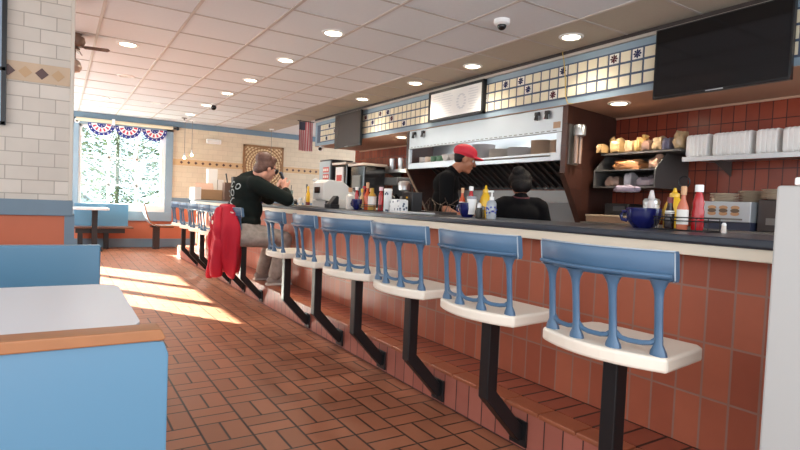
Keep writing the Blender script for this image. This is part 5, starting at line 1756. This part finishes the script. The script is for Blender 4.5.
# --- the cook in the red cap, side on
KY = math.radians(-30)
kx, ky = 3.17, 4.16
CT, CRm = frame((3.285, 4.08, 1.515), KY, math.radians(14))
fw = Vector((math.cos(KY), math.sin(KY), 0)); lf = Vector((-math.sin(KY), math.cos(KY), 0))
B0 = Vector((kx, ky, 0))
def K(f, l, z):
    return B0 + fw * f + lf * l + Vector((0, 0, z))
sk = head_shapes(CT, CRm, 1.0)
nb, nt_ = K(0.03, 0, 1.395), CT(-0.03, 0, -0.06)
sk.append(('c', nb, 0.056, nt_, 0.054))
tor = [('e', K(-0.03, 0, 0.90), (0.13, 0.16, 0.14), (0, 0, KY)), ('e', K(-0.03, 0, 1.10), (0.135, 0.165, 0.19), (0, 0, KY)), ('e', K(-0.03, 0, 1.27), (0.13, 0.18, 0.13), (0, 0, KY)), ('c', K(-0.03, -0.155, 1.335), 0.066, K(-0.03, 0.155, 1.335), 0.066), ('c', K(-0.01, 0, 1.33), 0.09, nb, 0.068)]
shR, elR, wrR = K(-0.05, -0.195, 1.315), K(-0.05, -0.25, 1.03), K(0.12, -0.23, 0.955)
shL, elL, wrL = K(-0.03, 0.195, 1.315), K(0.06, 0.24, 1.02), K(0.24, 0.12, 0.99)
body = sk + [(q[0], q[1], tuple(v - 0.018 for v in q[2]), q[3]) if q[0] == 'e' else ('c', q[1], q[2] - 0.014, q[3], q[4] - 0.012) for q in tor]
for a, el, w, sd in ((shR, elR, wrR, -1), (shL, elL, wrL, 1)):
    body += [('c', a, 0.050, el, 0.038), ('c', el, 0.038, w, 0.028)]
    d = w - el
    yaw = math.atan2(d.y, d.x); pit = -math.asin(d.z / d.length)
    body += hand_shapes(w + d.normalized() * 0.01, yaw, pit, math.radians(60) * -sd, -sd, 0.5, 0.95)
for l in (-0.09, 0.09):
    body += [('c', K(-0.03, l, 0.88), 0.085, K(0.0, l, 0.48), 0.060), ('c', K(0.0, l, 0.48), 0.058, K(-0.03, l, 0.09), 0.040), ('c', K(-0.03, l, 0.06), 0.035, K(0.10, l, 0.035), 0.028)]
cook = remeshed('person', body, 0.0075, M_skin_tan, smooth_it=3)
tag(cook, 'person in a red cap and black short-sleeved shirt standing side on at the hood', 'person')
st = list(tor)
for a, el in ((shR, elR), (shL, elL)):
    st.append(('c', a, 0.074, a.lerp(el, 0.72), 0.066))
st.append(('e', K(-0.03, 0, 0.86), (0.14, 0.175, 0.10), (0, 0, KY)))
remeshed('shirt', st, 0.011, M_cook, cook, 4)
tr = [('e', K(-0.03, 0, 0.88), (0.135, 0.17, 0.10), (0, 0, KY))]
for l in (-0.09, 0.09):
    tr += [('c', K(-0.03, l, 0.86), 0.098, K(0.0, l, 0.48), 0.076), ('c', K(0.0, l, 0.48), 0.076, K(-0.03, l, 0.10), 0.062)]
M_dtrouser = mat('dark_trouser', (34, 34, 40), 0.85)
remeshed('trousers', tr, 0.012, M_dtrouser, cook, 4)
M_bshoe = mat('black_shoe', (22, 22, 24), 0.5)
for l in (-0.09, 0.09):
    remeshed('shoe', [('c', K(-0.06, l, 0.05), 0.048, K(0.10, l, 0.045), 0.043), ('c', K(-0.04, l, 0.06), 0.045, K(-0.03, l, 0.10), 0.05)], 0.010, M_bshoe, cook, 2)
e = CRm.to_euler()
remeshed('hair', [('e', CT(-0.030, 0, 0.030), (0.086, 0.080, 0.070), e), ('e', CT(-0.055, 0, -0.010), (0.050, 0.070, 0.045), e)], 0.008, M_hair_black, cook, 2)
capo = remeshed('cap', [('e', CT(-0.016, 0, 0.072), (0.118, 0.100, 0.076), e), ('e', CT(-0.016, 0, 0.055), (0.118, 0.100, 0.034), e)], 0.008, M_cap, cook, 3)
b = MB()
rows = []
for dz in (0.0, 0.006):
    row = []
    for i in range(13):
        a = -PI / 2 + PI * i / 12
        inner = CT(0.055 + 0.030 * math.cos(a), 0.078 * math.sin(a), 0.052 + dz)
        outer = CT(0.060 + 0.115 * math.cos(a) ** 0.8 if math.cos(a) > 0 else 0.06, 0.080 * math.sin(a), 0.046 + dz - 0.014 * abs(math.sin(a)))
        row.append((b.bm.verts.new(inner), b.bm.verts.new(outer)))
    rows.append(row)
for i in range(12):
    A, B_ = rows
    b.bm.faces.new((A[i][0], A[i][1], A[i + 1][1], A[i + 1][0]))
    b.bm.faces.new((B_[i][0], B_[i + 1][0], B_[i + 1][1], B_[i][1]))
    b.bm.faces.new((A[i][1], B_[i][1], B_[i + 1][1], A[i + 1][1]))
    b.bm.faces.new((A[i][0], A[i + 1][0], B_[i + 1][0], B_[i][0]))
b.bm.faces.new((A[0][0], B_[0][0], B_[0][1], A[0][1])); b.bm.faces.new((A[12][0], A[12][1], B_[12][1], B_[12][0]))
b.build('brim', M_cap, capo, smooth=True)
eyes(CT, 1.0, cook)

# --- the second cook, seen from behind
WY = math.radians(60)
B1 = Vector((3.47, 3.50, 0))
fw2 = Vector((math.cos(WY), math.sin(WY), 0)); lf2 = Vector((-math.sin(WY), math.cos(WY), 0))
def W(f, l, z):
    return B1 + fw2 * f + lf2 * l + Vector((0, 0, z))
WT, WR = frame(W(0.06, 0.0, 1.285), WY, math.radians(20))
sk = head_shapes(WT, WR, 0.96)
nb, nt_ = W(0.0, 0, 1.165), WT(-0.03, 0, -0.06)
sk.append(('c', nb, 0.050, nt_, 0.050))
tor = [('e', W(0.0, 0, 0.72), (0.14, 0.18, 0.14), (0, 0, WY)), ('e', W(0.0, 0, 0.90), (0.13, 0.18, 0.17), (0, 0, WY)), ('e', W(0.0, 0, 1.02), (0.12, 0.19, 0.12), (0, 0, WY)), ('c', W(0.0, -0.145, 1.115), 0.064, W(0.0, 0.145, 1.115), 0.064), ('c', W(0.0, 0, 1.12), 0.09, nb, 0.066)]
body = sk + [(q[0], q[1], tuple(v - 0.018 for v in q[2]), q[3]) if q[0] == 'e' else ('c', q[1], q[2] - 0.014, q[3], q[4] - 0.010) for q in tor]
arms = ((W(0, -0.18, 1.09), W(0.03, -0.26, 0.84), W(0.27, -0.20, 0.88), -1), (W(0, 0.18, 1.09), W(0.03, 0.26, 0.84), W(0.27, 0.20, 0.88), 1))
for a, el, w, sd in arms:
    d = w - el
    body += [('c', a, 0.048, el, 0.036), ('c', el, 0.036, w, 0.026)]
    body += hand_shapes(w + d.normalized() * 0.01, math.atan2(d.y, d.x), -math.asin(d.z / d.length), 0, -sd, 0.5, 0.9)
for l in (-0.09, 0.09):
    body += [('c', W(0.0, l, 0.70), 0.085, W(0.08, l, 0.38), 0.058), ('c', W(0.08, l, 0.38), 0.056, W(-0.02, l, 0.08), 0.038), ('c', W(-0.02, l, 0.055), 0.032, W(0.10, l, 0.033), 0.026)]
cook2 = remeshed('person', body, 0.0075, M_skin_tan, smooth_it=3)
tag(cook2, 'person in a black shirt with dark tied-up hair, seen from behind at the griddle', 'person')
st = list(tor)
for a, el, w, sd in arms:
    st.append(('c', a, 0.070, a.lerp(el, 0.85), 0.062))
st.append(('e', W(0, 0, 0.68), (0.15, 0.19, 0.10), (0, 0, WY)))
remeshed('shirt', st, 0.011, M_cook, cook2, 4)
tr = [('e', W(0, 0, 0.72), (0.14, 0.18, 0.10), (0, 0, WY))]
for l in (-0.09, 0.09):
    tr += [('c', W(0.0, l, 0.68), 0.098, W(0.08, l, 0.38), 0.074), ('c', W(0.08, l, 0.38), 0.074, W(-0.02, l, 0.10), 0.060)]
remeshed('trousers', tr, 0.012, M_dtrouser, cook2, 4)
for l in (-0.09, 0.09):
    remeshed('shoe', [('c', W(-0.05, l, 0.05), 0.048, W(0.11, l, 0.044), 0.042), ('c', W(-0.03, l, 0.06), 0.045, W(-0.02, l, 0.10), 0.05)], 0.010, M_bshoe, cook2, 2)
e = WR.to_euler()
remeshed('hair', [('e', WT(-0.022, 0, 0.036), (0.112, 0.104, 0.100), e), ('e', WT(-0.055, 0, -0.025), (0.076, 0.094, 0.080), e), ('e', WT(-0.095, 0.03, 0.085), (0.055, 0.06, 0.05), e)], 0.008, M_hair_black, cook2, 3)
eyes(WT, 0.96, cook2)
b = MB()
b.tube([W(-0.0 + 0.075 * math.cos(2 * PI * i / 20) * 0.9, 0.07 * math.sin(2 * PI * i / 20), 1.172 + 0.012 * math.cos(2 * PI * i / 20)) for i in range(20)], 0.010, 8, closed=True)
b.build('collar', mat('maroon_collar', (84, 36, 44), 0.8), cook2, smooth=True)

# ------------------------------------------------------------------ red jacket hung over the stool
t = thing('jacket', 'bright red jacket hung over the back of the stool the man sits on', 'jacket', (1.395, 5.38, 0.0))
M_jack = mat('red_jacket_cloth', (172, 5, 38), 0.8, var=0.10, vscale=10, bump=0.25)
b = MB()
NZ, NA = 22, 40
rows = []
for i in range(NZ + 1):
    s = i / NZ
    z = 1.0 - s * 0.66
    wy = 0.12 + 0.10 * min(1, s * 3.2) + 0.05 * math.sin(s * 2.6)
    if s > 0.8:
        wy -= 0.25 * (s - 0.8)
    dx = 0.065 + 0.055 * min(1, s * 2.5)
    cx = 0.0 - 0.02 * s
    cyy = -0.02 - 0.05 * s
    row = []
    for k in range(NA):
        a = 2 * PI * k / NA
        fold = 1 + (0.16 * math.sin(a * 5 + s * 3) + 0.08 * math.sin(a * 9 - s * 5)) * (0.25 + 0.75 * s)
        zz = z + (0.06 * math.sin(a * 2 + 1.0) + 0.03 * math.sin(a * 5)) * max(0, s - 0.6) * 2.0
        row.append(b.bm.verts.new((cx + dx * fold * math.cos(a), cyy + wy * fold * math.sin(a), zz)))
    rows.append(row)
for A, B_ in zip(rows, rows[1:]):
    for k in range(NA):
        b.bm.faces.new((A[k], A[(k + 1) % NA], B_[(k + 1) % NA], B_[k]))
b.bm.faces.new(rows[0][::-1]); b.bm.faces.new(rows[-1])
b.build('body', M_jack, t, smooth=True, subsurf=1)
b = MB()
pts = []
for i in range(14):
    s = i / 13
    pts.append((-0.075 - 0.050 * min(1, s * 2.2) - 0.01 * math.sin(s * 9), -0.02 - 0.18 * min(1, s * 2) - 0.02 * math.sin(s * 6), 0.96 - 0.66 * s))
b.tube(pts, [0.04 + 0.022 * math.sin(min(1, i / 13 * 1.4) * PI / 2) + 0.006 * math.sin(i * 1.9) for i in range(14)], 12)
pts2 = [(p[0] + 0.01, -p[1] * 0.55 + 0.02, p[2] - 0.05) for p in pts]
b.tube(pts2, [0.042 + 0.016 * math.sin(i * 0.5) + 0.006 * math.sin(i * 2.3) for i in range(14)], 12)
b.build('sleeve', M_jack, t, smooth=True, subsurf=1)
MB().box(-0.02, 0.02, -0.195, -0.180, 0.905, 0.922, rot=(0.3, 0.25, 0)).build('white_emblem', M_label, t)
MB().ball((-0.165, -0.12, 0.82), 0.014, 0.5, 1, 1.4).build('white_emblem', M_label, t, smooth=True)
MB().ball((-0.150, 0.06, 0.85), 0.016, 0.5, 1, 1.4).build('white_emblem', M_label, t, smooth=True)

# ------------------------------------------------------------------ outside the window
struct(MB().box(-40, 30, YB + 0.15, 70, -0.35, -0.25).build('ground', mat('parking_asphalt', (150, 146, 140), 0.9, var=0.1, vscale=2)))
M_needle = [mat('pine_needles_dark', (44, 60, 42), 0.8, var=0.35, vscale=3), mat('pine_needles_mid', (66, 84, 58), 0.8, var=0.35, vscale=3), mat('pine_needles_light', (98, 114, 82), 0.8, var=0.3, vscale=3)]
M_bark = mat('bark', (92, 94, 78), 0.9, var=0.2, vscale=8)
def conifer(x, y, h, r, label, seed, mi, z0=0.5):
    rnd = random.Random(seed)
    t = thing('tree', label, 'tree', (x, y, -0.25), 0, 'trees outside the window')
    MB().lathe([(0.07, 0), (0.06, h * 0.4), (0.02, h * 0.97)], 10).build('trunk', M_bark, t, smooth=True)
    b = MB()
    N = 120
    for i in range(N):
        s = (i + 0.5) / N
        z = z0 + s * (h - z0 - 0.1)
        L = r * (1 - s) ** 0.6 + 0.15
        a = i * 2.399
        for k in range(70):
            q = rnd.uniform(0.02, 1.0) ** 1.25
            d = L * q
            aa = a + rnd.uniform(-0.35, 0.35)
            p = Vector((d * math.cos(aa), d * math.sin(aa), z - 0.28 * d + rnd.uniform(-0.12, 0.12)))
            u = Vector((math.cos(aa), math.sin(aa), -0.5)).normalized() * rnd.uniform(0.08, 0.17)
            v = Vector((rnd.uniform(-1, 1), rnd.uniform(-1, 1), rnd.uniform(-0.6, 0.6))).normalized() * rnd.uniform(0.02, 0.05)
            b.m(rnd.choice(mi))
            b.quad(p - u * 0.5 - v * 0.3, p + u * 0.5 - v, p + u * 0.7, p + u * 0.3 + v)
    b.build('foliage', M_needle, t)
conifer(-0.4, 18.6, 7.5, 1.75, 'pale green conifer at the left in the window', 1, (1, 2, 2), 1.7)
conifer(3.4, 18.4, 8.0, 1.85, 'broad dark green conifer at the right in the window', 2, (0, 0, 1, 2))
conifer(1.9, 23.6, 10.5, 2.7, 'tall grey green conifer in the middle of the window, behind the others', 3, (0, 1, 2))
t = thing('parked_car', 'pale blue parked car seen low in the left window pane', 'car', (0.3, 29.5, -0.25), math.radians(5))
b = MB()
b.prism([(-1.9, 0.32), (1.9, 0.32), (1.95, 0.6), (1.85, 0.82), (0.95, 0.92), (0.45, 1.36), (-1.0, 1.38), (-1.55, 0.96), (-1.9, 0.9)], 'y', -0.8, 0.8)
b.build('body', mat('pale_blue_car', (150, 170, 190), 0.25, coat=0.5), t, bevel=0.06, seg=3)
b = MB()
for s in (-1, 1):
    b.prism([(0.82, 0.95), (0.40, 1.30), (-0.95, 1.32), (-1.38, 0.98)], 'y', s * 0.79, s * 0.812)
b.build('side_window', mat('car_glass', (40, 48, 56), 0.1), t)
for x in (-1.2, 1.2):
    for s in (-1, 1):
        w = MB().cyl((x, s * 0.66, 0.32), (x, s * 0.83, 0.32), 0.32, n=20).build('wheel', M_black, t, smooth=True)
        MB().cyl((x, s * 0.825, 0.32), (x, s * 0.84, 0.32), 0.18, n=16).build('hubcap', M_steel, w, smooth=True)
